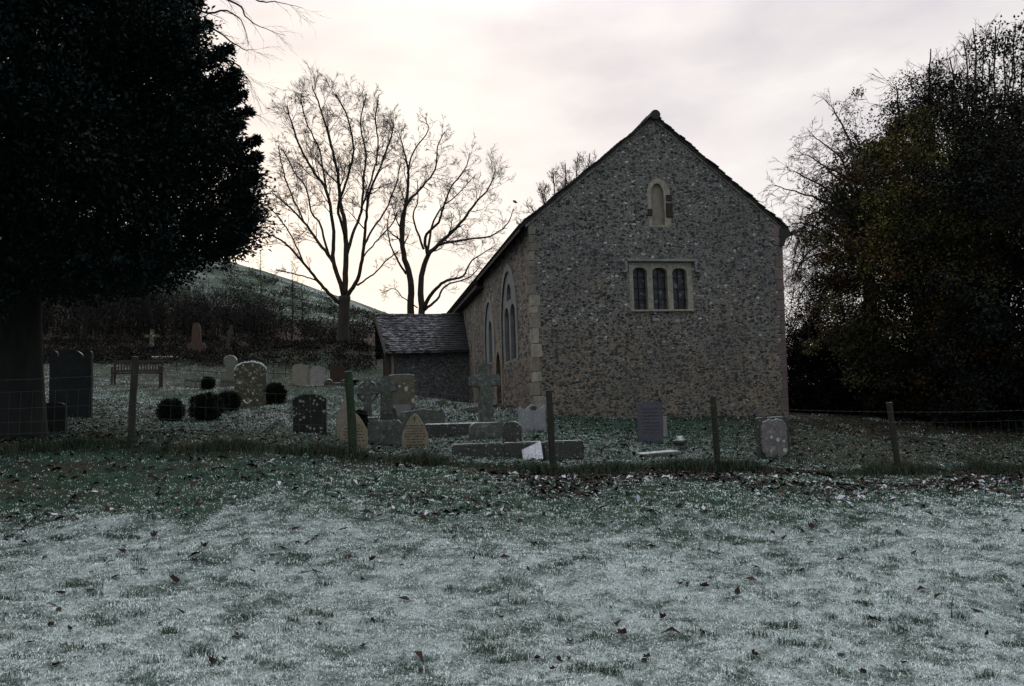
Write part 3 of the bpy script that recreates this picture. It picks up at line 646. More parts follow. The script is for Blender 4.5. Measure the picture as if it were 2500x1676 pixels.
# ------------------------------------------------------------------ stones of the churchyard
SM = dict(
    dark=mat_stone("dark_headstone", (.022, .026, .026), frost=.8), black=mat_stone("black_headstone", (.020, .018, .018), (.010, .010, .010), spots=(.27, .28, .27), spot_scale=14, spot_size=.46, frost=.5, moss=.3),
    gold=mat_stone("golden_limestone", (.235, .195, .135), (.150, .125, .09), frost=.35), grey=mat_stone("mottled_grey_stone", (.105, .108, .102), (.042, .046, .044), lichen=(.17, .175, .16), frost=.8, moss=.35),
    pale=mat_stone("pale_stone", (.27, .25, .235), (.16, .15, .15), frost=.6), buff=mat_stone("buff_stone", (.25, .215, .175), (.15, .13, .11), frost=.6), red=mat_stone("red_granite", (.060, .030, .024), (.022, .014, .013), frost=.5),
    lich=mat_stone("lichened_stone", (.19, .165, .14), (.085, .078, .060), spots=(.50, .49, .45), spot_scale=5, spot_size=.46, lichen=(.10, .095, .045), frost=.95, moss=.25),
    scal=mat_stone("brown_mossy_stone", (.085, .070, .045), (.040, .036, .022), spots=(.42, .43, .40), spot_scale=8, spot_size=.36, lichen=(.28, .29, .27), frost=1.0, moss=.4), disc=mat_stone("grey_green_stone", (.155, .16, .145), (.085, .09, .07), lichen=(.12, .115, .06), frost=.9),
    clean=mat_stone("clean_grey_stone", (.235, .235, .245), (.165, .165, .175), frost=.5, grain=140), slate=mat_stone("blue_grey_slate", (.088, .088, .108), (.055, .055, .068), frost=.5, grain=140), pinkish=mat_stone("lichened_pink_stone", (.175, .155, .155), (.085, .075, .078), spots=(.42, .43, .40), spot_scale=9, spot_size=.36, lichen=(.20, .215, .185), frost=.8),
    pink=mat_stone("pink_granite", (.085, .050, .038), (.045, .028, .022), frost=.2), white=mat_stone("white_marble", (.62, .62, .66), (.40, .40, .45), frost=.9), dim=mat_stone("dim_stone", (.050, .046, .036), (.026, .024, .018), frost=.3), kerb=mat_stone("dark_kerb_stone", (.055, .055, .052), (.026, .027, .026), spots=(.24, .24, .22), spot_scale=20, spot_size=.38, frost=.95, moss=.3),
)
def arc(cx, cz, rx, rz, a0, a1, n): return [(cx + rx * math.cos(rad(a0 + (a1 - a0) * i / n)), cz + rz * math.sin(rad(a0 + (a1 - a0) * i / n))) for i in range(n + 1)]
def o_gothic(w, h, sp=.45):                                          # pointed arch
    pts = [(-w / 2, -.15), (w / 2, -.15)]; n = 9
    for i in range(n + 1): t = i / n; pts.append((w / 2 * (1 - t) ** .62 if t < 1 else 0, h * (sp + (1 - sp) * t)))
    return pts + [(-x, z) for x, z in pts[-2:1:-1]]
def o_segment(w, h, rise=.06, sh=.0): return [(-w / 2, -.15), (w / 2, -.15), (w / 2, h - rise)] + ([(w / 2 - sh, h - rise)] if sh else []) + [(x, z) for x, z in arc(0, h - rise, w / 2 - sh - .001, rise, 12, 168, 10)] + ([(-w / 2 + sh, h - rise)] if sh else []) + [(-w / 2, h - rise)]
def o_shoulder(w, h, sh=.10, drop=.11):                              # round head between raised, curled shoulders
    r = w / 2 - sh; return [(-w / 2, -.15), (w / 2, -.15), (w / 2, h - drop * .55)] + arc(w / 2 - sh * .45, h - drop * .55, sh * .45, drop * .5, 20, 180, 5) + [(w / 2 - sh, h - drop * 1.25)] + arc(0, h - drop * 1.2, r * .96, drop * 1.2, 5, 175, 12) + [(-w / 2 + sh, h - drop * 1.25)] + arc(-w / 2 + sh * .45, h - drop * .55, sh * .45, drop * .5, 0, 160, 5) + [(-w / 2, h - drop * .55)]
def o_round(w, h, k=1.0): return [(-w / 2, -.15), (w / 2, -.15)] + arc(0, h - w / 2 * k, w / 2, w / 2 * k, 0, 180, 14)
def o_rshould(w, h, r=.08): return [(-w / 2, -.15), (w / 2, -.15)] + arc(w / 2 - r, h - r, r, r, 0, 90, 5) + arc(-w / 2 + r, h - r, r, r, 90, 180, 5)
def o_ogee(w, h):                                                   # dipping shoulders and a raised wavy middle
    top = [(w / 2 * (1 - 2 * i / 20), h - .05 + .045 * math.cos(i / 20 * 4 * math.pi) - .03 * abs(1 - 2 * i / 20)) for i in range(21)]
    return [(-w / 2, -.15), (w / 2, -.15)] + top
def o_scallop(w, h):                                                # arched head with a scalloped rim and square shoulders
    pts = [(-w / 2, -.15), (w / 2, -.15), (w / 2, h - .27)]; n = 40
    for i in range(n + 1):
        a = math.pi * i / n; s_ = .022 * abs(math.sin(a * 5.5)); pts.append(((w / 2 - .01 + s_) * math.cos(a), h - .27 + (.25 + s_) * math.sin(a)))
    return pts + [(-w / 2, h - .27)]
def o_disc(w, h):                                                   # disc head on a narrow neck over sloping shoulders
    r = w * .33; return [(-w / 2, -.15), (w / 2, -.15), (w / 2 * .96, h * .42), (w * .36, h * .53), (w * .20, h * .58), (w * .20, h - 2 * r + .03)] + arc(0, h - r, r, r, -50, 230, 22) + [(-w * .20, h - 2 * r + .03), (-w * .20, h * .58), (-w * .36, h * .53), (-w / 2 * .96, h * .42)]
def o_cross(w, h, t, za, base=1.15): return [(-t / 2 * base, -.15), (t / 2 * base, -.15), (t / 2, za - t / 2), (w / 2, za - t * .42), (w / 2, za + t * .42), (t / 2, za + t / 2), (t / 2 * .97, h), (-t / 2 * .97, h), (-t / 2, za + t / 2), (-w / 2, za + t * .42), (-w / 2, za - t * .42), (-t / 2, za - t / 2)]
def o_peak(w, h): return [(-w / 2, -.15), (w / 2, -.15), (w / 2, h - .10), (w * .22, h - .035), (0, h), (-w * .20, h - .045), (-w * .42, h - .06), (-w / 2, h - .12)]
def mpx(key, px): return px * FEET[key][2] / F_PX
def foot(key, dx=0.0, dy=0.0):
    p = at(*FEET[key]); x, y = p[0] + dx, p[1] + dy; return Vector((x, y, gzs(x, y)))
def stone(key, name, outline, th, mat, label, cat="headstone", yaw=8, tilt=(0, 0), bevel=.012, group=None, rough=.004, loc=None):
    b = MB(); b.prism(outline, -th / 2, th / 2); o = b.build(name, mat, None, None, bevel, seg=2, rough=rough)
    o.location = loc or foot(key); o.rotation_euler = (rad(tilt[0]), rad(tilt[1]), rad(yaw)); return props(o, label, cat, group)
M["frost"] = mat_plain("hoar_frost", (.50, .53, .55), (.72, .75, .77), 25, .95, .6)
def cap(o, outline, th, zmin, t0=.022):
    top = sorted([p for p in outline if p[1] > zmin], key=lambda p: p[0]); r = random.Random(len(top)); b = MB()
    up = [(x, z + .002 + t0 * r.uniform(.25, 1)) for x, z in top]; b.prism(top + up[::-1], -th / 2 - .004, th / 2 + .004); b.build("frost_cap", M["frost"], o, None, 0, rough=.004)
def letters(parent, w, z0, z1, rows, y, seed=1, cross=None, size=.022, minw=.55):
    """rows of worn cut lettering, too small and worn to read"""
    r = random.Random(seed); b = MB()
    for i in range(rows):
        z = z1 - (z1 - z0) * (i + .5) / rows; half = w / 2 * r.uniform(minw, .95); x = -half
        while x < half:
            l = r.uniform(.012, .05); b.box((x + l / 2, y, z), (l, .004, size * r.uniform(.7, 1.0))); x += l + r.uniform(.008, .02)
    if cross: b.box((0, y, cross), (.012, .004, .13)); b.box((0, y, cross + .018), (.062, .004, .012))
    b.build("inscription", M["ink"], parent)

stone("big_dark", "headstone", o_shoulder(mpx("big_dark", 93), mpx("big_dark", 162), .17, .15), .16, SM["dark"], "tallest dark headstone with a round head between curled shoulders, beside the evergreen trunk", yaw=14)
stone("small_dark", "headstone", o_segment(mpx("small_dark", 62), mpx("small_dark", 72), .05, .03), .13, SM["dark"], "low dark headstone close against the right side of the evergreen trunk", yaw=16)
o_ = o_scallop(mpx("scallop", 74), mpx("scallop", 105)); o = stone("scallop", "headstone", o_, .16, SM["scal"], "brown mossy headstone with a thick frosted scalloped rim", yaw=10); cap(o, o_[3:-1], .16, mpx("scallop", 82), .06)
o_ = o_ogee(mpx("scallop", 40), .26); o = stone("scallop", "footstone", o_, .10, SM["scal"], "small wavy-topped footstone in front of the scalloped brown headstone", "footstone", yaw=10, loc=foot("scallop", 0, -.7)); cap(o, o_, .10, .14, .035)
o_ = o_disc(mpx("disc", 48), mpx("disc", 89)); o = stone("disc", "headstone", o_, .15, SM["disc"], "grey headstone with a disc-shaped head on a narrow neck", yaw=8); cap(o, o_, .15, mpx("disc", 75), .02)
stone("twin1", "headstone", o_round(mpx("twin1", 37), mpx("twin1", 57), .42), .12, SM["buff"], "buff round-topped headstone, left of the pair beyond the clipped bushes", yaw=6)
stone("twin2", "headstone", o_round(mpx("twin2", 36), mpx("twin2", 57), .46), .12, SM["pale"], "pale grey round-topped headstone, right of the pair beyond the clipped bushes", yaw=9)
b = MB(); b.box((0, 0, .03), (1.28, .5, .16)); o = b.build("plinth", SM["dark"], None, None, .015); o.location = foot("twin1", .3, -.12); o.rotation_euler = (0, 0, rad(7)); props(o, "long dark stone plinth under the pair of round-topped headstones", "plinth")
o = stone("red", "headstone", o_segment(mpx("red", 36), mpx("red", 52), .04), .12, SM["red"], "dark red granite headstone on a grey base, left of the green post", yaw=8)
b = MB(); b.box((0, 0, .05), (.62, .32, .24)); b.build("base", SM["grey"], o, None, .012)
o = stone("black", "headstone", o_segment(mpx("black", 79), mpx("black", 104), .085, .035), .14, SM["black"], "black headstone dotted with white lichen spots", yaw=6)
o = stone("gothic1", "headstone", o_gothic(mpx("gothic1", 66), mpx("gothic1", 80)), .09, SM["gold"], "pointed golden headstone partly hidden behind the bright green fence post", yaw=5, bevel=.01)
letters(o, mpx("gothic1", 50), .06, .40, 6, -.047, 3)
stone("gothic2", "headstone", o_gothic(mpx("gothic2", 50), mpx("gothic2", 101)), .09, SM["buff"], "taller pointed stone standing behind the golden one at the bright green fence post", yaw=7, bevel=.01)
o = stone("gothic3", "headstone", o_gothic(mpx("gothic3", 64), mpx("gothic3", 86), .40), .09, SM["gold"], "pointed golden headstone with a cut cross and rows of lettering, clear of any post", yaw=4, tilt=(0, 0), bevel=.01)
letters(o, mpx("gothic3", 52), .05, .46, 8, -.047, 5, cross=.555)
stone("low_e", "headstone", o_rshould(mpx("low_e", 81), mpx("low_e", 60), .10), .16, SM["grey"], "low wide mottled headstone with rounded corners, between the two pointed golden stones", yaw=5)
o_ = o_peak(mpx("low_f", 110), mpx("low_f", 52)); o = stone("low_f", "headstone", o_, .18, SM["grey"], "wide low headstone with a slight peak, behind the golden stone with the cut cross", yaw=5); cap(o, o_, .18, mpx("low_f", 44), .012)
# ringed cross on a stepped base
o = stone("celtic", "cross_headstone", o_cross(mpx("celtic", 60), mpx("celtic", 105), mpx("celtic", 18), mpx("celtic", 76), 1.1), .17, SM["grey"], "weathered ringed stone cross just right of the bright green fence post", "stone cross", yaw=8, bevel=.02)
b = MB(); rr = mpx("celtic", 24); zc = mpx("celtic", 76); n = 28
b.tube([(rr * math.cos(2 * math.pi * i / n), 0, zc + rr * math.sin(2 * math.pi * i / n)) for i in range(n + 1)], .034, 6); b.build("ring", SM["grey"], o)
b = MB(); b.box((0, 0, .04), (.46, .36, .20)); b.box((0, 0, -.08), (.66, .52, .16)); b.build("base", SM["grey"], o, None, .02)
o = stone("thick_cross", "cross_headstone", o_cross(mpx("thick_cross", 54), mpx("thick_cross", 110), mpx("thick_cross", 26), mpx("thick_cross", 83), 1.35), .24, SM["grey"], "thick-armed mottled stone cross with a flared foot, in front of the lichened headstone", "stone cross", yaw=9, bevel=.025, rough=.01)
b = MB(); b.box((.05, .05, .10), (.58, .50, .50), None, .55); b.build("base", SM["dim"], o, None, .02)
o = stone("lichen", "headstone", o_segment(mpx("lichen", 62), mpx("lichen", 86), .05), .18, SM["lich"], "tall headstone blotched with white, rust and moss lichen, in front of the porch wall", yaw=8, rough=.01); cap(o, o_segment(mpx("lichen", 62), mpx("lichen", 86), .05), .18, mpx("lichen", 78), .02)
stone("lichen", "headstone", o_segment(.60, .34, .02), .14, SM["clean"], "low smooth grey stone with frosted top, at the foot of the blotched lichened headstone", yaw=8, loc=foot("lichen", .12, -1.3))
b = MB(); b.box((0, 0, .10), (1.15, .30, .34)); b.box((-.62, .55, .06), (.22, 1.3, .28)); o = b.build("kerb_stones", SM["kerb"], None, None, .02, rough=.006); o.location = foot("kerb_long"); o.rotation_euler = (0, 0, rad(3)); props(o, "long low dark grave kerb in front of the plain tall cross", "grave kerb")
o = stone("cross_g", "cross_headstone", o_cross(mpx("cross_g", 76), mpx("cross_g", 154), mpx("cross_g", 31), mpx("cross_g", 113), 1.2), .22, SM["grey"], "tall plain grey stone cross standing before the long wall of the church", "stone cross", yaw=10, tilt=(0, -.8), bevel=.02)
# rounded low tomb
b = MB(); w = mpx("hog", 84); b.prism(o_rshould(w, .30, .13), -.30, .30); b.prism([(x * .72, z * .8) for x, z in o_rshould(w, .30, .13)], -.325, -.29)
o = b.build("low_tomb", SM["grey"], None, None, .015, seg=2); o.location = foot("hog"); o.rotation_euler = (0, 0, rad(5)); props(o, "low round-shouldered tomb with a moulded front, behind the kerb left of the clean grey headstone", "tomb")
stone("dark_j", "headstone", o_rshould(mpx("dark_j", 45), mpx("dark_j", 68), .12), .22, SM["kerb"], "small dark upright stone between the low tomb and the white tablet", yaw=-6, bevel=.02)
b = MB(); w = mpx("kerb_k", 318); b.cur = (1, 1, 1)
for a0, a1 in ((-w / 2, -w * .12), (-w * .11, w * .19), (w * .195, w / 2)): b.box(((a0 + a1) / 2, random.uniform(-.01, .01), .09), (a1 - a0, .17, .32))
for a in (-w / 2 + .09, w / 2 - .09): b.box((a, .52, .08), (.15, .86, .26))
o = b.build("kerb_stones", SM["kerb"], None, None, .02, seg=2, rough=.006); o.location = foot("kerb_k"); o.rotation_euler = (0, 0, rad(2)); props(o, "long speckled grave kerb with a frosted top, nearest the fence", "grave kerb")
b = MB(); b.box((0, 0, .13), (.34, .035, .32)); o = b.build("tablet", SM["white"], None, None, .008, seg=2); p = foot("kerb_k", .25, -.19); o.location = p; o.rotation_euler = (rad(-28), rad(-9), rad(-6)); props(o, "white frosted tablet leaning back against the long speckled kerb", "tablet")
o = stone("grey_h", "headstone", o_ogee(mpx("grey_h", 67), mpx("grey_h", 68)), .11, SM["clean"], "clean light grey headstone with a dark oval, by the church corner", yaw=4)
b = MB(); b.prism(arc(mpx("grey_h", 4), mpx("grey_h", 57), .070, .045, 0, 345, 20), -.060, -.050); b.build("oval_plaque", M["ink"], o)
o = stone("slate", "headstone", o_segment(mpx("slate", 61), mpx("slate", 102), .045), .09, SM["slate"], "upright blue-grey slate headstone in front of the gable wall", yaw=-4, tilt=(0, 1.5))
letters(o, mpx("slate", 50), .18, .74, 8, -.048, 9, size=.02, minw=.75)
stone("slate", "footstone", o_round(.14, .42, .6), .10, SM["pale"], "small pale stone half hidden behind the right edge of the slate headstone", "footstone", loc=foot("slate", .44, .9))
b = MB(); r_ = random.Random(5)
for i in range(9): b.tube([(-.16 + .04 * i, 0, .02), (-.16 + .04 * i + .001, 0, .021)], .1, 6)
b = MB(); b.box((0, 0, .08), (.27, .2, .24)); o = b.build("boulder", SM["kerb"], None, None, .07, seg=3, rough=.03, smooth=True); o.location = foot("mound"); props(o, "small rounded boulder in the turf right of the slate headstone", "boulder")
b = MB(); b.box((0, 0, .012), (.72, .34, .07)); o = b.build("flat_stone", SM["grey"], None, None, .012, seg=2, rough=.006); o.location = foot("flat"); o.rotation_euler = (rad(2), rad(-2), rad(12)); props(o, "flat frosted stone sunk in the frosted turf by the fence", "ledger stone")
o = stone("pinkish", "headstone", o_segment(mpx("pinkish", 78), mpx("pinkish", 98), .01), .12, SM["kerb"], "square headstone with a lichened pink oval face, at the right corner of the church", yaw=6, rough=.006)
ov = arc(0, 0, mpx("pinkish", 35.5), mpx("pinkish", 46), 0, 351, 40); ov = [(max(-.24, min(.24, x * 1.12)) * (1 + .05 * math.sin(i * 2.6)), mpx("pinkish", 47) + math.copysign(min(.335, abs(z) * 1.12), z) * (1 + .05 * math.cos(i * 2.1))) for i, (x, z) in enumerate(ov)]
b = MB(); b.prism(ov, -.085, -.055); b.build("face_panel", SM["pinkish"], o, None, .008, rough=.006)
# far graves under the bank
stone("cross_far", "cross_headstone", o_cross(.72, 1.15, .17, .80, 1.0), .16, SM["scal"], "small lichened stone cross far off on the wooded bank", "stone cross", yaw=6, rough=.01)
o = stone("pink", "monument", [(-.44, -.15), (.44, -.15), (.44, .38), (.36, .50), (.22, .52), (.19, 1.25), (.13, 1.50), (0, 1.55), (-.13, 1.50), (-.19, 1.25), (-.22, .52), (-.36, .50), (-.44, .38)], .4, SM["pink"], "pink granite pillar monument on a broad base, far off on the bank", "monument", bevel=.03)
stone("leaning", "headstone", o_cross(.34, 1.5, .16, 1.1, 1.2), .14, SM["dim"], "dim leaning stone cross below the wooded bank, above the disc-headed stone", "stone cross", tilt=(0, 11), rough=.01)
b = MB(); b.box((0, 0, 0), (1.15, 1.7, .14)); o = b.build("ledger_stone", SM["buff"], None, None, .02, rough=.01); p = ground_hit(402, 876); o.location = (p[0], p[1], p[2] + .04); o.rotation_euler = (rad(5), 0, rad(25)); props(o, "pale flat grave slab lying below the far small cross", "ledger stone")
b = MB(); b.box((0, 0, .22), (.52, .5, .55), None, .9); b.box((0, 0, .52), (.66, .6, .09)); o = b.build("table_tomb", SM["dark"], None, None, .02); p = at(852, 912, 30); o.location = (p[0], p[1], gzs(p[0], p[1])); props(o, "dark flat-topped tomb with a frosted lid, behind the bright green fence post", "tomb")
b = MB(); b.prism([(-.22, -.1), (.22, -.1), (.24, .30), (.05, .42), (-.22, .45)], -.07, .07); o = b.build("broken_headstone", SM["scal"], None, None, .015, rough=.01); p = at(812, 905, 31); o.location = (p[0], p[1], gzs(p[0], p[1])); o.rotation_euler = (rad(-14), rad(8), rad(20)); props(o, "small broken leaning stone behind the dark red granite headstone", "headstone")
for px, py, d, lb in ((803, 952, 27.2, "small dark domed footstone left of the red granite headstone"), (843, 955, 26.8, "small domed footstone with a frosted rim, right of the red granite headstone")):
    b = MB(); b.prism(o_round(.30, .24, 1.0), -.08, .08); o = b.build("footstone", SM["kerb"], None, None, .02); p = at(px, py, d); o.location = (p[0], p[1], gzs(p[0], p[1])); props(o, lb, "footstone")

# bench under the trees
t = thing("bench", foot("bench"), "dark wooden slatted bench facing the church, below the far graves", "bench", rad(14))
Lb = 1.62; b = MB(); b.bar((-Lb / 2, .22, .86), (Lb / 2, .22, .86), .05, .09); b.bar((-Lb / 2, .2, .52), (Lb / 2, .2, .52), .05, .07)
for i in range(17): x = -Lb / 2 + .06 + i * (Lb - .12) / 16; b.bar((x, .20, .50), (x, .22, .84), .045, .035)
b.build("backrest", M["bench"], t)
b = MB()
for i in range(5): b.bar((-Lb / 2, -.22 + i * .09, .43), (Lb / 2, -.22 + i * .09, .43), .075, .03)
b.build("seat", M["bench"], t)
for sx in (-1, 1):
    b = MB(); b.bar((sx * (Lb / 2 - .04), -.22, .64), (sx * (Lb / 2 - .04), .22, .66), .07, .035); b.build("armrest", M["bench"], t)
    for y, h in ((-.2, .63), (.2, .9)):
        b = MB(); b.bar((sx * (Lb / 2 - .04), y, -.1), (sx * (Lb / 2 - .04), y, h), .07, .07); b.build("leg", M["bench"], t)
# low iron grave rails and the estate rail beyond
def railing(px0, px1, py, d, h, n, label, mid=True):
    a = at(px0, py, d); c = at(px1, py, d); m = (a + c) / 2; t_ = thing("grave_railing", (m[0], m[1], gzs(m[0], m[1])), label, "railing"); org = np.array(t_.location)
    q = [a + (c - a) * i / n for i in range(n + 1)]; q = [np.array([p[0], p[1], gzs(p[0], p[1])]) for p in q]
    for f in (.9, .25): b = MB(); b.tube([p + Z * h * f for p in q], .015, 6); b.build("rail", M["iron"], t_, org)
    for p in q:
        b = MB(); b.bar(p - Z * .1, p + Z * h, .022, .022)
        b.add([p + Z * h + np.array(o_) for o_ in ((-.025, 0, 0), (.025, 0, 0), (0, .025, 0), (0, 0, .07))], [(0, 1, 3), (1, 2, 3), (2, 0, 3), (0, 2, 1)])
        b.build("upright", M["iron"], t_, org)
railing(452, 496, 954, 28.5, .34, 9, "low black iron grave railing with spikes, left of the disc-headed stone")
railing(541, 578, 962, 28.6, .30, 8, "low black iron grave railing with spikes around the foot of the disc-headed stone")
railing(400, 560, 918, 33.5, .50, 5, "dark iron rail running along the slope left of the disc-headed stone")
railing(640, 726, 914, 33.5, .62, 3, "dark iron rail with tall uprights left of the pair of round-topped stones")

# ------------------------------------------------------------------ fence: posts, netting, top wire
fx = thing("wire_fence", POSTS[2], "post and wire-netting fence across the frosted field", "fence"); FO = np.array(POSTS[2])
HP = [1.22, 1.14, 1.15, 1.12, 1.13]; LEANX = [.05, -.075, -.03, -.02, -.085]
tops = []
for i, p in enumerate(POSTS):
    g = gzs(p[0], p[1]); b = MB(); r_ = random.Random(i + 3); pts = []; rs = []
    for k_ in range(7):
        f = k_ / 6; pts.append((p[0] + LEANX[i] * f + r_.uniform(-.004, .004), p[1] + .02 * f, g - .3 + (HP[i] + .3) * f)); rs.append((.052 + (.012 if i == 1 else 0)) * (1 + r_.uniform(-.05, .05)) * (1 - .08 * f))
    b.tube(pts, rs, 9); tops.append((np.array(pts[0]), np.array(pts[-1])))
    o = b.build("post", M["green_post"] if i == 1 else M["post"], fx, FO, bevel=.004); o["label"] = ["leaning mossy post at the shaded left end", "bright green algae-covered post", "dark post in front of the church corner", "dark post in front of the gable wall", "leaning post at the dark right end"][i]
line = []
for k_, q in enumerate(FENCE):
    if 2 <= k_ <= 6: a, c = tops[k_ - 2]; gg = gzs(q[0], q[1]); line.append((np.array([q[0], q[1] - .07, gg]), (c - a) / np.linalg.norm(c - a)))
    else: line.append((np.array([q[0], q[1] - .07, gzs(q[0], q[1])]), np.array([0, 0, 1.0])))
def wire_pt(k_, t, h):
    (a, ua), (c, uc) = line[k_], line[k_ + 1]; p = (a + ua * h) * (1 - t) + (c + uc * h) * t
    g = gzs(p[0], p[1]); return p + Z * (-.02 * math.sin(t * math.pi))
for nm, hs, rw in (("netting", (.08, .22, .38, .57, .80), .0016), ("top_wire", (.97,), .0020)):
    b = MB()
    for h in hs:
        pts = [wire_pt(k_, t / 6, h) for k_ in range(len(line) - 1) for t in range(6)] + [wire_pt(len(line) - 2, 1, h)]
        b.tube(pts, rw, 4)
    if nm == "netting":
        for k_ in range(len(line) - 1):
            L = np.linalg.norm(line[k_ + 1][0] - line[k_][0]); n = int(L / .16)
            for i in range(n): t = (i + .5) / n; b.tube([wire_pt(k_, t, .08), wire_pt(k_, t, .80)], .0012, 3)
    else:
        for k_ in range(len(line) - 1):
            n = 22
            for i in range(n):
                p = wire_pt(k_, (i + .5) / n, .97); b.tube([p + np.array([-.012, 0, -.012]), p + np.array([.012, 0, .012])], .0014, 3)
    b.build(nm, M["wire"], fx, FO)
print("stones and fence done")

# ------------------------------------------------------------------ bare trees
def rdir(r): 
    while True:
        p = Vector((r.uniform(-1, 1), r.uniform(-1, 1), r.uniform(-1, 1)))
        if .01 < p.length < 1: return p.normalized()
def twig_arrays(tw, seed, trop, wander, sub=5, sub2=0):
    g = np.random.default_rng(seed); P_ = np.array([np.array(t[0]) for t in tw]); D_ = np.array([np.array(t[1]) for t in tw]); wander = wander * .6; L_ = np.array([t[2] for t in tw]); r_ = np.array([t[3] for t in tw]); VV, FF, off = [], [], 0
    for gen in range(3):
        n = len(P_); pts = [P_]; d = D_; K_ = 4
        for i in range(K_): d = d + g.normal(size=(n, 3)) * wander * .62 + np.array([0, 0, trop]); d = d / np.linalg.norm(d, axis=1)[:, None]; pts.append(pts[-1] + d * (L_ / K_)[:, None])
        pts = np.stack(pts, 1); T = np.gradient(pts, axis=1); T /= np.linalg.norm(T, axis=2)[..., None] + 1e-9; ref = g.normal(size=(n, 1, 3)); A_ = np.cross(T, ref); A_ /= np.linalg.norm(A_, axis=2)[..., None] + 1e-9; B_ = np.cross(T, A_)
        rr = (r_[:, None] * np.linspace(1, .45, K_ + 1)[None])[..., None]; ring = np.stack([pts + (A_ * math.cos(q) + B_ * math.sin(q)) * rr for q in (0, 2.094, 4.189)], 2).reshape(-1, 3)
        k_ = (np.arange(n) * (K_ + 1) * 3)[:, None, None]; i_ = np.arange(K_)[None, :, None] * 3; q_ = np.array([[0, 1, 4, 3], [1, 2, 5, 4], [2, 0, 3, 5]])
        F_ = (k_[..., None] + i_[..., None] + q_[None, None]).reshape(-1, 4) + off; VV.append(ring); FF.append(F_); off += len(ring)
        m = (sub, sub2, 0)[gen]
        if not m: break
        ci = np.repeat(np.arange(n), m); t = g.uniform(.12, 1.0, n * m) * (K_ - .01); j = t.astype(int); f = (t - j)[:, None]; Pn = pts[ci, j] * (1 - f) + pts[ci, j + 1] * f; Dn = T[ci, j] + g.normal(size=(n * m, 3)) * .42
        P_, D_, L_, r_ = Pn, Dn / np.linalg.norm(Dn, axis=1)[:, None], L_[ci] * g.uniform(.35, .85, n * m), np.maximum(r_[ci] * .66, min(.0040, float(r_.min())))
    return np.concatenate(VV), np.concatenate(FF)
def crown(b, mat, parent, origin, seed=1, trop=.03, wander=.2, sub=5, sub2=0, name="crown"):
    Vv = np.array(b.v).reshape(-1, 3); F_ = np.array(b.f, dtype=np.int64).reshape(-1, 4)
    if b.tw: v2, f2 = twig_arrays(b.tw, seed, trop, wander, sub, sub2); F_ = np.concatenate([F_, f2 + len(Vv)]); Vv = np.concatenate([Vv, v2])
    return big_mesh(name, Vv, F_, mat, parent, np.ones((len(Vv), 3)), origin=np.array(origin))
def grow(b, p, d, L, r0, lvl, rnd, trop, wander, gap, ang=(28, 55), sides=3, minr=.004, ratio=.5, tip=None):
    if lvl <= 0: b.tw.append((p.copy(), d.normalized(), L, max(minr, r0 * .8))); return
    n = max(3, int(L / (.22 if lvl > 1 else .3))); step = L / n; pts = [p.copy()]; rs = [r0]; q = p.copy(); d = d.normalized()
    for i in range(n):
        d = (d + rdir(rnd) * wander + Vector((0, 0, trop))).normalized(); q = q + d * step; pts.append(q.copy()); rs.append(max(minr, r0 * (1 - .85 * (i + 1) / n)))
    b.tube(pts, rs, sides if r0 < .03 else 5, caps=False)
    if lvl <= 0: return
    m = max(2, int(L / gap)); 
    for i in range(m):
        t = .18 + .82 * (i + rnd.uniform(.2, .9)) / m; k_ = min(n - 1, int(t * n)); f = t * n - k_; q = pts[k_].lerp(pts[k_ + 1], min(1, f)); dd = (pts[k_ + 1] - pts[k_]).normalized()
        ax = dd.cross(rdir(rnd)).normalized(); nd = Matrix.Rotation(rad(rnd.uniform(*ang)), 3, ax) @ dd
        rr = max(minr, rs[k_] * rnd.uniform(.45, .7)); grow(b, q, nd, max(.22, L * ratio * (1.15 - .6 * t) * rnd.uniform(.7, 1.2)), rr, lvl - 1, rnd, trop, wander, gap * .62, ang, sides, minr, ratio)
def smooth_path(ctrl, n, rnd, jit):
    P_ = [Vector([float(c) for c in p]) for p in ctrl]; out = []
    P_ = [P_[0] * 2 - P_[1]] + P_ + [P_[-1] * 2 - P_[-2]]
    for i in range(1, len(P_) - 2):
        for k_ in range(n):
            t = k_ / n; a, b_, c, d = P_[i - 1:i + 3]
            out.append(.5 * ((2 * b_) + (c - a) * t + (2 * a - 5 * b_ + 4 * c - d) * t * t + (3 * b_ - a - 3 * c + d) * t ** 3) + rdir(rnd) * jit)
    return out + [P_[-2]]
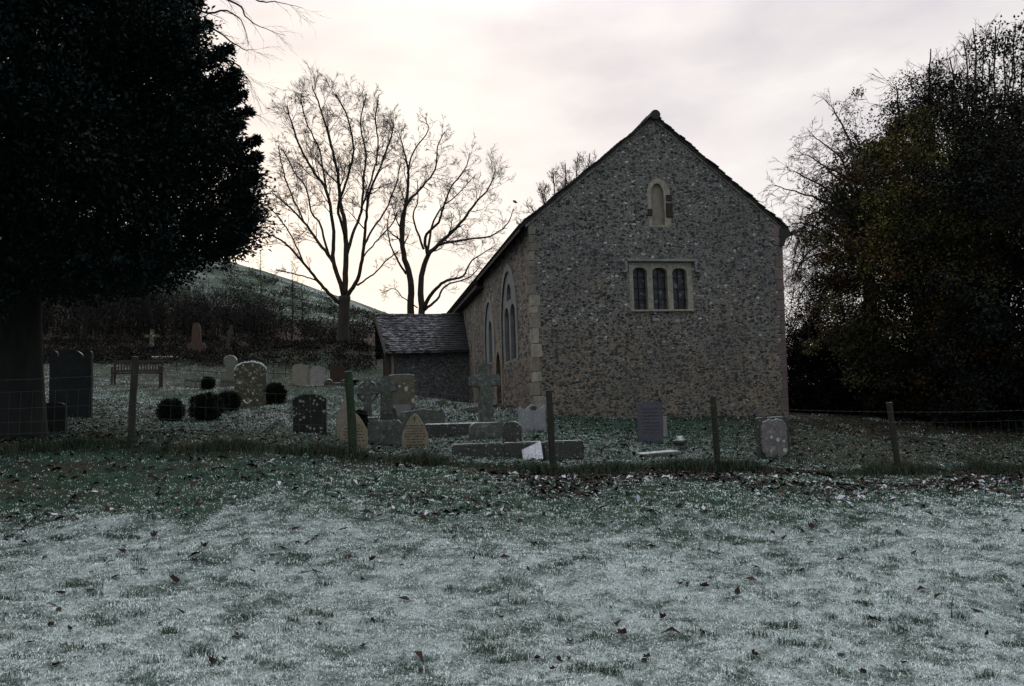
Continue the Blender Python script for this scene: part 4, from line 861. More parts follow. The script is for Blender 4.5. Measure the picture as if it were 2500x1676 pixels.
def limb(bt, bc, ctrl, r0, r1, rnd, lvl=2, gap=.42, trop=.02, wander=.16, ratio=.5, Lk=.42, ang=(28, 55), start=.22, minr=.004, n=5, jit=.025, Lmin=.5, fl=.013):
    pts = smooth_path(ctrl, n, rnd, jit); N_ = len(pts); rs = [r0 + (r1 - r0) * (i / (N_ - 1)) ** .8 for i in range(N_)]
    bt.tube(pts, rs, 8 if r0 > .06 else 5); acc = 0; tot = sum((pts[i + 1] - pts[i]).length for i in range(N_ - 1)); s = 0
    for i in range(N_ - 1):
        sl = (pts[i + 1] - pts[i]).length; s += sl; acc += sl if s / tot > start else 0
        while acc > gap and s / tot > start:
            acc -= gap * rnd.uniform(.7, 1.3); t = s / tot; dd = (pts[i + 1] - pts[i]).normalized(); ax = dd.cross(rdir(rnd)).normalized()
            nd = Matrix.Rotation(rad(rnd.uniform(*ang)), 3, ax) @ dd
            grow(bc, pts[i], nd, max(Lmin, (tot * Lk) * (.84 - .34 * t) * rnd.uniform(.5, 1.2)), max(fl, rs[i] * rnd.uniform(.3, .5)), lvl, rnd, trop, wander, gap * .75, ang, 3, minr, ratio)
    for _ in range(3):
        i = N_ - 1 - rnd.randrange(1, 4); grow(bc, pts[i], (pts[-1] - pts[-3]).normalized() + rdir(rnd) * .65, max(.45, tot * rnd.uniform(.06, .11)), r1 * .6, 1, rnd, trop, wander, gap * .6, ang, 3, minr, ratio)
def photo_path(pts, d, dy=0.0, scale=1.742, ox=550, oy=0):
    n = len(pts); return [at(ox + x / scale, oy + y / scale, d + dy * (i / max(1, n - 1))) for i, (x, y) in enumerate(pts)]

rnd = random.Random(11); D = 40.0
base = foot("tree_main"); tm = thing("bare_tree", base, "tall bare spreading tree with one stout trunk, left of the porch", "tree"); bt, bc = MB(), MB()
tp = photo_path([(499, 1478), (501, 1400), (505, 1320), (508, 1262)], D); tp = [np.array(base) - Z * .4] + tp[1:]
bt.tube(smooth_path(tp, 4, rnd, .01), [.42, .36, .32, .30, .29, .285, .28, .28, .275, .275, .28, .29, .30], 12)
for pts, r0, dy in (([(498, 1300), (440, 1248), (385, 1185), (335, 1125), (275, 1055), (215, 1010), (165, 990)], .13, -2.5), ([(503, 1255), (460, 1120), (400, 1035), (335, 945), (260, 870), (200, 820)], .15, 3),
                    ([(503, 1250), (460, 1110), (462, 985), (430, 815), (380, 735), (320, 630), (280, 520), (262, 450)], .15, -1.5), ([(508, 1262), (512, 1100), (510, 960), (490, 860), (478, 735), (452, 625), (412, 480), (370, 370)], .20, .5),
                    ([(512, 1110), (540, 1000), (578, 900), (588, 760), (598, 650), (575, 520), (600, 400)], .12, 2.5), ([(512, 1270), (562, 1190), (585, 1080), (598, 950), (612, 830), (655, 720), (700, 600), (715, 520)], .15, -2.5),
                    ([(590, 1050), (622, 980), (682, 895), (728, 775), (745, 700)], .085, 2), ([(560, 1215), (590, 1195), (640, 1160), (690, 1105), (735, 1070)], .07, 1.5), ([(510, 1010), (480, 880), (520, 760), (545, 640), (520, 500), (470, 400)], .10, -3.5),
                    ([(440, 1090), (405, 960), (365, 900), (345, 800), (300, 740), (245, 640)], .08, 3.5), ([(575, 905), (620, 770), (650, 640), (640, 520), (650, 430)], .07, -2), ([(400, 1200), (350, 1180), (290, 1165), (215, 1150)], .05, -1), ([(335, 945), (270, 800), (240, 700), (225, 620)], .06, 2), ([(590, 1090), (650, 1020), (705, 960), (735, 900)], .05, -2), ([(330, 1115), (280, 1000), (230, 930), (185, 880)], .06, 2), ([(430, 800), (400, 640), (345, 520), (320, 420)], .06, -3)):
    limb(bt, bc, photo_path(pts, D, dy), r0 * .82, .030, rnd, lvl=2, gap=.34, Lk=.27, minr=.0085, trop=.0, ang=(22, 58), wander=.15, ratio=.52, start=.42)
bt.build("trunk", M["bark"], tm, base, smooth=True); crown(bc, M["twig"], tm, base, 1, .02, .16, 5, 2)

rnd = random.Random(23); D = 44.0
p = at(550 + 805 / 1.742, 1400 / 1.742, D); base = Vector((p[0], p[1], gzs(p[0], p[1]))); tm = thing("bare_tree", base, "bare twin-stemmed crooked tree rising behind the porch roof", "tree"); bt, bc = MB(), MB()
bb = [np.array(base) - Z * .4, np.array(base) + Z * .8]
for pts, r0, dy in (([(790, 1335), (788, 1195), (758, 1080), (750, 950), (772, 850), (778, 740), (762, 650), (738, 560)], .24, -1), ([(835, 1335), (832, 1200), (862, 1090), (908, 1040), (1000, 950), (1060, 870), (1120, 800), (1150, 720)], .22, 1),):
    limb(bt, bc, bb + photo_path(pts, D, dy), r0 + .04, .02, rnd, lvl=2, gap=.38, Lk=.22, minr=.0075, start=.52, wander=.2, trop=.03, ratio=.55)
for pts, r0, dy in (([(755, 1010), (768, 880), (838, 795), (890, 725), (905, 620), (935, 560)], .11, 2), ([(862, 1088), (850, 1010), (905, 950), (925, 890), (965, 790), (1020, 720), (1040, 650)], .10, -2), ([(905, 1040), (1000, 1022), (1130, 1005), (1200, 950), (1225, 890)], .08, 1),
                    ([(838, 1320), (880, 1250), (930, 1200), (1010, 1175), (1050, 1110), (1150, 1045)], .13, -2), ([(835, 1330), (900, 1275), (940, 1215), (1040, 1180), (1090, 1120)], .09, 2), ([(770, 1165), (735, 1110), (705, 1050), (690, 960), (700, 900)], .07, -1.5), ([(845, 1060), (800, 930), (820, 850), (815, 760)], .07, 1.5),
                    ([(860, 1085), (880, 960), (925, 880), (985, 830), (1070, 740)], .08, 3), ([(820, 1310), (760, 1270), (720, 1230), (680, 1240)], .04, 0), ([(775, 740), (800, 650), (860, 560), (850, 500)], .06, -2)):
    limb(bt, bc, photo_path(pts, D, dy), r0, .02, rnd, lvl=2, gap=.36, Lk=.29, minr=.0085, wander=.22, ang=(28, 65), trop=.0, ratio=.52, start=.38)
bt.build("trunk", M["bark"], tm, base, smooth=True); crown(bc, M["twig"], tm, base, 1, .02, .16, 5, 2)

rnd = random.Random(31); D = 50.0                                   # crown showing over the church roof
p = at(1390, 900, D); base = Vector((p[0], p[1], gzs(p[0], p[1]))); tm = thing("bare_tree", base, "bare tree whose fine upright twigs show over the left slope of the church roof", "tree"); bt, bc = MB(), MB()
bt.tube([np.array(base) - Z * .4, at(1385, 800, D), at(1385, 700, D)], [.4, .34, .3], 9)
for ex, ey, dy, r0 in ((1300, 470, 1, .11), (1320, 420, -2, .12), (1350, 380, 2, .12), (1380, 360, -1, .12), (1410, 345, 2, .12), (1440, 335, -2, .12), (1470, 360, 1, .11), (1500, 400, 2, .1), (1330, 480, 3, .1), (1275, 520, -1, .09)):
    limb(bt, bc, [at(1385, 720, D), at(1385 + (ex - 1385) * .55, 600, D + dy * .5), at(ex, ey + 40, D + dy)], r0, .03, rnd, lvl=2, gap=.28, Lk=.22, minr=.010, trop=.05, ang=(18, 50), start=.3, wander=.10, Lmin=.9)
bt.build("trunk", M["bark"], tm, base, smooth=True); crown(bc, M["twig"], tm, base, 1, .02, .16, 5, 2)
lp = at(1258, 493, 49); b = MB(); b.add([lp + np.array(o_) for o_ in ((-.16, 0, .10), (0, .04, .10), (.16, 0, -.08), (.02, -.05, -.12), (-.12, 0, -.04))], [(0, 1, 2), (0, 2, 3), (0, 3, 4)])
lt = at(1262, 545, 49); b.tube([lp, (lp + lt) / 2 + np.array([.05, 0, 0]), lt, at(1300, 600, 49.5)], [.006, .008, .010, .014], 4); b.build("last_leaf", M["brown_twig"], tm, base)

rnd = random.Random(41)                                             # weeping tips at the top of the picture, from a tree behind the evergreen
p = at(30, 960, 19); base = Vector((p[0], p[1], gzs(p[0], p[1]))); tm = thing("bare_tree", base, "thin bare tree with drooping twig tips showing past the top of the evergreen", "tree"); bt, bc = MB(), MB()
hub = at(200, -300, 18.5); bt.tube([np.array(base) - Z * .3, at(45, 700, 19), at(120, 100, 18.7), hub], [.22, .2, .16, .12], 8)
c1 = lambda x, y, d: at(x / 2.24, y / 2.24, d)
for pts, d in (([(950, -160), (1290, 20), (1340, 90), (1430, 150), (1560, 195)], 17), ([(900, -60), (1220, 195), (1330, 268), (1405, 272)], 17.4), ([(900, 60), (1210, 325), (1290, 372), (1375, 455)], 16.8), ([(1100, -260), (1380, -10), (1500, 10), (1650, 45)], 17.2),
               ([(900, 160), (1260, 330), (1330, 400), (1380, 470)], 17.6), ([(1000, 300), (1330, 560), (1380, 620), (1430, 640)], 17.8), ([(1000, 0), (1240, 60), (1330, 130), (1360, 250)], 17.1)):
    path = [c1(x, y, d) for x, y in pts]; limb(bt, bc, [hub] + path, .04, .004, rnd, lvl=1, gap=.30, Lk=.09, fl=.003, minr=.0022, trop=-.08, start=.45, wander=.10, ang=(15, 40), jit=.012)
bt.build("trunk", M["bark"], tm, base); crown(bc, M["twig"], tm, base, 1, -.06, .14, 1, 0)

# ------------------------------------------------------------------ leaf clouds
def leaf_cloud(name, C_, Rr, per, size, wid, palette, mat, parent, origin, seed, outward=None, spread=.9, droop=0.0, shell=.5, tints=None, fold=.12):
    g = np.random.default_rng(seed); n = len(C_); N_ = n * per; ci = np.repeat(np.arange(n), per)
    d = g.normal(size=(N_, 3)); d /= np.linalg.norm(d, axis=1)[:, None]; rr = g.random(N_) ** shell
    P_ = C_[ci] + d * rr[:, None] * Rr[ci]
    o_ = d if outward is None else outward[ci] + d * .5
    t = o_ + g.normal(size=(N_, 3)) * spread; t[:, 2] -= droop; t /= np.linalg.norm(t, axis=1)[:, None]
    s = np.cross(t, g.normal(size=(N_, 3)) * .6 + np.array([0, 0, 1.0])); s /= np.linalg.norm(s, axis=1)[:, None] + 1e-9; nn = np.cross(s, t)
    L = size * g.uniform(.5, 1.45, N_)[:, None]; W = wid * g.uniform(.7, 1.2, N_)[:, None]
    v0 = P_; v1 = P_ + t * L * .48 + s * W + nn * L * fold; v2 = P_ + t * L; v3 = P_ + t * L * .48 - s * W + nn * L * fold
    Vv = np.stack([v0, v1, v2, v3], 1).reshape(-1, 3); F_ = np.arange(N_ * 4).reshape(-1, 4)
    pal = np.array(palette); k_ = g.integers(0, len(pal), N_) if tints is None else None
    col = pal[k_] if tints is None else np.clip(tints[ci] * g.uniform(.55, 1.5, (N_, 1)), 0, 1)
    return big_mesh(name, Vv, F_, mat, parent, np.repeat(col, 4, 0), origin=origin)

# the evergreen (holly) at the left
g = np.random.default_rng(5); hb = foot("holly")
th = thing("evergreen_tree", hb, "huge dark glossy evergreen tree filling the left of the view", "tree")
prof = np.array([(2.9, 2.9), (3.5, 3.2), (4.6, 3.40), (5.7, 3.58), (6.85, 3.50), (7.4, 3.25), (8.3, 3.15), (9.5, 2.6), (11, 1.7), (12.4, .6)])
n_out, n_in = 1500, 1600
zz = np.r_[g.uniform(2.9, 12.3, n_out), g.uniform(3.6, 11.5, n_in)]; ph = g.uniform(0, 2 * math.pi, n_out + n_in)
rp = np.interp(zz, prof[:, 0], prof[:, 1]); lump = fbm(ph * 2.2, zz * 1.3, 77, 3) - .5
rf = np.r_[np.ones(n_out) * .95, g.uniform(.35, .88, n_in)]; rr = rp * rf * (1 + .52 * lump * (rf > .9)) + np.where(rf > .9, g.normal(0, .10, len(rf)), 0)
Ch = np.c_[hb[0] + rr * np.cos(ph), hb[1] + rr * np.sin(ph), zz]; Rh = np.c_[np.full(len(zz), .40), np.full(len(zz), .40), np.full(len(zz), .30)] * g.uniform(.7, 1.25, (len(zz), 1)); Rh[n_out:] *= 1.25
Oh = np.c_[np.cos(ph), np.sin(ph), g.uniform(-.3, .5, len(ph))]
sz_ = g.uniform(3.3, 10, 170); sp_ = g.uniform(0, 2 * math.pi, 170); sr_ = np.interp(sz_, prof[:, 0], prof[:, 1])      # ragged sprays standing out of the crown
for q in range(3):
    e_ = sr_ * .97 + .16 * (q + .4); Ch = np.r_[Ch, np.c_[hb[0] + e_ * np.cos(sp_), hb[1] + e_ * np.sin(sp_), sz_ + .09 * q]]; Rh = np.r_[Rh, np.tile(np.array((.20, .20, .13)) * (1 - .22 * q), (170, 1))]; Oh = np.r_[Oh, np.c_[np.cos(sp_), np.sin(sp_), np.full(170, .5)]]
pj = np.array([project(q) for q in Ch]); ok_ = (pj[:, 1] + 22 < np.interp(pj[:, 0], (-400, 0, 300, 440, 540, 640), (800, 770, 725, 690, 655, 600))) | (pj[:, 0] < -900)
Ch, Rh, Oh = Ch[ok_], Rh[ok_], Oh[ok_]
leaf_cloud("crown", Ch, Rh, 165, .082, .024, [(.005, .009, .009), (.006, .011, .010), (.009, .016, .014), (.004, .006, .007)], M["leaf"], th, hb, 6, Oh, spread=.8, tints=np.array((.0055, .0100, .0098)) * np.clip(.25 + 2.6 * (fbm(np.arctan2(Oh[:, 1], Oh[:, 0]) * 3.1, Ch[:, 2] * 1.7, 88, 3)[:, None] - .12) * g.uniform(.4, 1.5, (len(Ch), 1)), .3, 3.2))
b = MB(); rnd = random.Random(3); b.tube([(hb[0], hb[1], hb[2] - .3), (hb[0] + .02, hb[1], hb[2] + .1), (hb[0], hb[1], hb[2] + 1), (hb[0] - .03, hb[1], hb[2] + 3), (hb[0], hb[1], 10)], [.56, .42, .36, .30, .10], 14)
for i in range(22):
    a = rnd.uniform(0, 6.28); z = rnd.uniform(3.6, 9); r = float(np.interp(z, prof[:, 0], prof[:, 1])) * .62; b.tube([(hb[0], hb[1], z - .4), (hb[0] + r * .5 * math.cos(a), hb[1] + r * .5 * math.sin(a), z), (hb[0] + r * math.cos(a), hb[1] + r * math.sin(a), z + .2)], [.08, .045, .015], 6)
b.build("trunk", M["holly_bark"], th, hb, smooth=True)

# trees on the right
def leafy_tree(name, label, cpx, cpy, d, rx, ry, rz, ncl, per, size, wid, tintf, base_px, seed, limbs=14, droop=.5, crad=(.55, .55, .45), shellp=.33, trunk_r=.25):
    g = np.random.default_rng(seed); c = at(cpx, cpy, d); bp = at(base_px, 1000, d); base = np.array([bp[0], bp[1], gzs(bp[0], bp[1])]); t = thing(name, base, label, "tree")
    dirs = g.normal(size=(ncl, 3)); dirs /= np.linalg.norm(dirs, axis=1)[:, None]; rf = g.random(ncl) ** shellp
    lump = np.array([mnoise.noise(Vector(q) * 2.3 + Vector((seed, 0, 0))) for q in dirs]); R_ = np.array([rx, ry, rz]); C_ = c + dirs * R_ * (rf * (1 + .28 * lump))[:, None]
    gzz = gz(C_[:, 0], C_[:, 1]); C_[:, 2] = np.maximum(C_[:, 2], gzz + .3); Rr = np.array(crad) * g.uniform(.6, 1.4, (ncl, 1))
    leaf_cloud("crown", C_, Rr, per, size, wid, [(0, 0, 0)], M["foliage"], t, base, seed, dirs, .9, droop, .6, tintf(C_, g))
    b = MB(); b2 = MB(); r = random.Random(seed); b.tube([base - Z * .3, base + Z * 1.2, (base + c) / 2 + Z * .8, c + Z * rz * .6], [trunk_r * 1.2, trunk_r, trunk_r * .7, .05], 8)
    for i in range(limbs):
        q = C_[r.randrange(ncl)]; s = base + (c - base) * r.uniform(.4, 1.0); grow(b2, Vector(s), Vector(q - s), np.linalg.norm(q - s) * 1.12, .05, 2, r, .0, .10, .6, minr=.006)
    b.build("trunk", M["twig"], t, base); crown(b2, M["twig"], t, base, seed, -.04, sub=4, name="branches"); return t
def tint_autumn(C_, g):
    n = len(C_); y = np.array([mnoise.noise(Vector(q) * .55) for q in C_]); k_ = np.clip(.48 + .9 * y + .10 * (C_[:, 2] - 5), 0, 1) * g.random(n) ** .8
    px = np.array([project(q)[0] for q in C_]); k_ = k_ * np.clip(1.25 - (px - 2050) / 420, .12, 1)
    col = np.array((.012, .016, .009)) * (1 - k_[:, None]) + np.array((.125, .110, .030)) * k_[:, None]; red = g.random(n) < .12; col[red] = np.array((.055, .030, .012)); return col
def tint_dark(C_, g): return np.array((.009, .012, .009)) * g.uniform(.6, 1.4, (len(C_), 1))
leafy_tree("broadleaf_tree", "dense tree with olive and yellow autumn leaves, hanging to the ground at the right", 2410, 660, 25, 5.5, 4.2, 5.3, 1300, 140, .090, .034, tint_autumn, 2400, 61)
leafy_tree("broadleaf_tree", "dark broad tree at the far right edge, in front of the bare upright stems", 2600, 600, 22, 4.4, 3.6, 6.4, 760, 120, .090, .034, tint_dark, 2560, 62)
# ivy-clad tree
g = np.random.default_rng(8); rnd = random.Random(8); D = 31; bp = at(2300, 1000, D); base = np.array([bp[0], bp[1], gzs(bp[0], bp[1])]); t = thing("ivy_clad_tree", base, "tree smothered in dark ivy with bare twig ends, behind the yellow-leaved tree", "tree"); bt, bc = MB(), MB(); cl = []; cr_ = []
for pts in ([(2300, 900), (2280, 600), (2270, 350), (2268, 230), (2272, 120)], [(2300, 900), (2250, 600), (2215, 420), (2195, 280), (2188, 210)], [(2300, 900), (2330, 600), (2335, 400), (2325, 250), (2330, 180)], [(2300, 900), (2220, 640), (2150, 480), (2110, 380), (2080, 320)], [(2290, 800), (2200, 650), (2110, 560), (2050, 500), (2030, 440)], [(2300, 900), (2380, 600), (2420, 400), (2440, 300)]):
    path = [at(x, y, D + rnd.uniform(-1, 1)) for x, y in pts]; limb(bt, bc, path, .16, .02, rnd, lvl=2, gap=.6, Lk=.20, minr=.007, trop=.02, start=.3, wander=.18, ang=(30, 70))
    sp = smooth_path(path, 7, rnd, .1); m_ = len(sp)
    for i, q in enumerate(sp):
        if i / m_ > .80: continue
        for _ in range(6): cl.append(np.array(q) + g.normal(size=3) * np.array((.55, .5, .4)) * (1.25 - .6 * i / m_)); cr_.append(np.array((.42, .42, .48)) * rnd.uniform(.6, 1.2))
for _ in range(420): q = at(rnd.gauss(2190, 85), rnd.gauss(560, 110), D + rnd.uniform(-1.5, 1.5)); cl.append(q); cr_.append(np.array((.5, .5, .4)) * rnd.uniform(.6, 1.2))
cl = np.array(cl); bt.build("trunk", M["bark"], t, base); crown(bc, M["twig"], t, base, 3, name="twigs"); leaf_cloud("ivy", cl, np.array(cr_), 90, .095, .036, [(.010, .013, .010), (.016, .018, .012), (.020, .018, .013)], M["foliage"], t, base, 9, None, 1.0, .4, .6)
# bare upright stems
rnd = random.Random(12); D = 35; bp = at(2420, 990, D); base = np.array([bp[0], bp[1], gzs(bp[0], bp[1])]); t = thing("bare_tree", base, "bare tree of many upright stems at the top right corner", "tree"); bt, bc = MB(), MB(); bt.tube([base - Z * .3, at(2420, 850, D)], [.45, .38], 9)
for ex, ey in ((2280, 150), (2318, 90), (2352, 50), (2375, 20), (2400, 45), (2430, 15), (2455, 40), (2480, 10), (2505, 30), (2540, 50), (2340, 130), (2415, 100), (2470, 90), (2570, 60), (2240, 210)):
    dd = D + rnd.uniform(-2, 2); mx_ = 2420 + (ex - 2420) * .75; limb(bt, bc, [at(2420, 860, D), at(2420 + (ex - 2420) * .5, 600, dd), at(mx_, 360, dd), at(ex, ey + 50, dd)], .11, .025, rnd, lvl=2, gap=.5, Lk=.15, minr=.009, trop=.08, start=.3, wander=.14, ang=(18, 45), Lmin=.9, jit=.09)
bt.build("trunk", M["bark"], t, base); crown(bc, M["twig"], t, base, 2, .0, .25, 5, 0)
# weeping bare tree by the church
rnd = random.Random(17); D = 27; bp = at(2125, 1000, D); base = np.array([bp[0], bp[1], gzs(bp[0], bp[1])]); t = thing("weeping_tree", base, "bare weeping tree with tangled hanging twigs close to the right corner of the church", "tree"); bt, bc = MB(), MB(); hub = at(2120, 640, D); bt.tube([base - Z * .3, at(2128, 850, D), hub], [.30, .26, .2], 8)
for pts, dy in (([(2070, 540), (2010, 492), (1940, 468), (1885, 452)], -1), ([(2080, 560), (2030, 475), (1960, 430), (1925, 415)], 1), ([(2060, 600), (2000, 560), (1950, 545), (1915, 560)], 0), ([(2070, 640), (2010, 620), (1960, 640), (1935, 690)], 1.5), ([(2090, 520), (2060, 400), (2010, 350), (1975, 330)], 2), ([(2095, 480), (2080, 360), (2040, 280), (2030, 260)], -1.5),
                ([(2060, 700), (2000, 680), (1955, 720), (1940, 790)], -1), ([(2100, 520), (2070, 440), (2020, 410), (1990, 420)], -2), ([(2040, 620), (1990, 570), (1940, 570), (1918, 610)], -2.5), ([(2085, 480), (2050, 440), (1990, 390), (1945, 370)], .5), ([(2070, 590), (2010, 540), (1965, 600), (1950, 720)], 2), ([(2060, 620), (2000, 600), (1950, 650), (1930, 760)], .8), ([(2090, 700), (2030, 690), (1985, 760), (1970, 850)], -.5), ([(2050, 560), (1985, 520), (1945, 600), (1935, 700)], 3)):
    limb(bt, bc, [hub] + [at(x, y, D + dy) for x, y in pts], .075, .010, rnd, lvl=2, gap=.25, Lk=.32, minr=.0065, trop=-.13, start=.25, wander=.16, ang=(30, 80))
bt.build("trunk", M["bark"], t, base); crown(bc, M["twig"], t, base, 2, .0, .25, 5, 0)
# dark shrubs under the right trees
def shrub(px, py, d, rx, rz, n, label, seed, tint=(.007, .010, .008), leaf=.09, mat="foliage", name="shrub"):
    g = np.random.default_rng(seed); p = at(px, py, d); base = np.array([p[0], p[1], gzs(p[0], p[1])]); t = thing(name, base, label, "shrub")
    dirs = g.normal(size=(n, 3)); dirs /= np.linalg.norm(dirs, axis=1)[:, None]; dirs[:, 2] = np.abs(dirs[:, 2]); C_ = base + dirs * np.array([rx, rx * .7, rz]) * (g.random(n) ** .45)[:, None]
    leaf_cloud("foliage", C_, np.full((n, 3), rx * .17), 90, leaf, leaf * .34, [(0, 0, 0)], M[mat], t, base, seed, dirs, .9, .2, .6, np.array(tint) * g.uniform(.6, 1.4, (n, 1)))
    b = MB(); r = random.Random(seed)
    for i in range(9): q = C_[r.randrange(n)]; grow(b, Vector(base - Z * .1), Vector(q - base) + Vector((0, 0, .4)), np.linalg.norm(q - base), .03, 1, r, .02, .12, .5, minr=.006)
    crown(b, M["twig"], t, base, 6, sub=2, name="stems"); return t
shrub(1985, 1012, 29, 1.6, 3.7, 330, "dark shrub immediately right of the church, beneath the weeping tree", 71)
shrub(2120, 1012, 28, 1.9, 3.3, 300, "dark rounded shrub, second to the right of the church", 72)
shrub(2270, 1022, 27, 2.2, 3.2, 320, "dark wide shrub behind the leaning right-hand fence post", 73)
shrub(2440, 1030, 25, 2.0, 3.0, 240, "dark shrub at the right edge under the broad tree", 74)
shrub(2040, 1000, 36, 2.6, 6.6, 520, "tall dark shrub far back between the church and the weeping tree", 75)
shrub(2330, 1000, 36, 3.2, 5.0, 300, "tall dark shrub far back behind the yellow-leaved tree", 76)

# brown thicket on the bank at the left
g = np.random.default_rng(14); rnd = random.Random(14); b = MB(); c0 = []; cr_ = []
def thick_top(px): return np.interp(px, (-500, 0, 300, 560, 660, 760, 860, 920), (600, 640, 655, 690, 735, 775, 800, 815))
for i in range(760):
    px = rnd.uniform(-420, 905); d = rnd.uniform(46, 58); p = at(px, 850, d); z0 = gzs(p[0], p[1]); zt = at(px, thick_top(px) + rnd.uniform(-12, 60), d)[2]; h = zt - z0
    if h < .5: continue
    grow(b, Vector((p[0], p[1], z0 - .1)), Vector((rnd.gauss(0, .14), rnd.gauss(0, .1), 1)), h, rnd.uniform(.015, .05), 1, rnd, .02, .10, .45, (20, 60), 3, .008, .35)
    for _ in range(3): zc = z0 + (h - .2) * rnd.random() ** 1.2; c0.append((p[0] + rnd.gauss(0, .5), p[1] + rnd.gauss(0, .5), zc)); cr_.append((.6, .6, .45))
th_ = crown(b, M["brown_twig"], None, (0, 0, 0), 5, sub=3, name="woodland_thicket"); props(th_, "brown leafless thicket along the wooded bank", "thicket", kind="stuff")
for i in range(1500):
    px = rnd.uniform(-420, 900); d = rnd.uniform(35, 47); p = at(px, 850, d); c0.append((p[0], p[1], gzs(p[0], p[1]) + rnd.uniform(.0, .18))); cr_.append((.55, .5, .14))
lc = leaf_cloud("undergrowth", np.array(c0), np.array(cr_), 60, .10, .035, [(.007, .006, .005), (.009, .007, .006), (.006, .006, .005), (.006, .009, .006)], M["foliage"], None, None, 15, None, 1, .2, .6); props(lc, "dark brown dead undergrowth on the bank", "undergrowth", kind="stuff")
# saplings against the hill
for i, (px, py0, py1, d, lb) in enumerate(((636, 790, 612, 50, "leafless sapling against the hill, nearest the evergreen"), (713, 800, 645, 48, "straight thin leafless sapling left of the stout bare tree"), (737, 805, 690, 52, "short bushy leafless sapling left of the stout bare tree"), (884, 838, 770, 46, "short dark stump-like sapling between the stout bare tree and the porch"))):
    rnd = random.Random(50 + i); p = at(px, py0, d); base = Vector((p[0], p[1], gzs(p[0], p[1]))); t = thing("sapling", base, lb, "sapling"); b = MB(); h = at(px, py1, d)[2] - base[2]; bt = MB()
    bt.tube([base - Vector((0, 0, .2)), base + Vector((.05, 0, h * .5)), base + Vector((.02, 0, h))], [.07 if i < 3 else .16, .04, .012], 6); bt.build("trunk", M["bark"], t, base)
    for k_ in range(16): f = .25 + .7 * k_ / 16; grow(b, base + Vector((.04, 0, h * f)), Vector((rnd.gauss(0, 1), rnd.gauss(0, 1), 1.1)), h * .34 * (1.15 - f), .016, 2, rnd, .05, .15, .4, minr=.007)
    crown(b, M["twig"], t, base, 4, sub=3)
# scrub on the hillside
c0 = []; cr_ = []; rnd = random.Random(77)
for i in range(150):
    px = rnd.uniform(540, 935); py = np.interp(px, (560, 640, 713, 771, 863, 935), (640, 662, 690, 708, 748, 768)) + 10 + abs(rnd.gauss(0, 48)); d = rnd.uniform(75, 105)
    r = ray(px, py); r = r / r[1]; ds = np.linspace(50, 130, 400); q = CAM + ds[:, None] * r; gg = gz(q[:, 0], q[:, 1]); k_ = np.argmax(q[:, 2] < gg)
    if q[k_, 2] >= gg[k_]: continue
    for _ in range(3): c0.append(q[k_] + np.array([rnd.gauss(0, 1.0), rnd.gauss(0, 1.0), .25])); cr_.append((.9, .9, .45))
lc = leaf_cloud("hillside_scrub", np.array(c0), np.array(cr_), 26, .24, .07, [(.018, .020, .010), (.026, .022, .014), (.014, .018, .010)], M["foliage"], None, None, 16, None, 1, 0, .7); props(lc, "low dark scrub scattered over the hillside", "scrub", kind="stuff")

# clipped bushes among the graves
def clipped(key, wpx, hpx, label, name="clipped_bush", seed=1):
    g = np.random.default_rng(seed); p = np.array(foot(key)); w, h = mpx(key, wpx) / 2, mpx(key, hpx); n = 420; d = g.normal(size=(n, 3)); d /= np.abs(d ** 4).sum(1)[:, None] ** .25; d = d * (1 + .22 * np.array([mnoise.noise(Vector(q) * 1.7 + Vector((seed * 5, 0, 0))) for q in d]))[:, None]; d[:, :2] *= (1 - .16 * np.clip(-d[:, 2:3], 0, 1) - .10 * np.clip(d[:, 2:3], 0, 1)); C_ = d * np.array([w, w * .9, h / 2]) * (.30 + .62 * g.random((n, 1)) ** .6) + np.array([0, 0, h / 2])
    C_ = C_ + p; o = leaf_cloud(name, C_, np.full((n, 3), .075), 42, .036, .015, [(.010, .016, .010), (.014, .022, .012), (.008, .011, .008)], M["foliage"], None, p, seed, d, .8, 0, .6); o.location = p; return props(o, label, "bush")
clipped("bush1", 58, 52, "small round clipped bush, leftmost of the row among the graves", seed=1); clipped("bush2", 78, 66, "largest round clipped bush, in the middle of the row among the graves", seed=2)
clipped("bush3", 50, 46, "clipped bush tucked behind the largest one, left of the scalloped headstone", seed=3); clipped("bush4", 48, 50, "clipped bush immediately right of the scalloped headstone", seed=4)
FEET["sprig"] = (880, 1004, 18.2); clipped("sprig", 22, 40, "tiny evergreen seedling beside the ringed stone cross", "evergreen_seedling", 5)
FEET["urn"] = (508, 958, 27); clipped("urn", 26, 26, "tiny dark bush by the left iron grave railing", seed=6)
print("vegetation done")

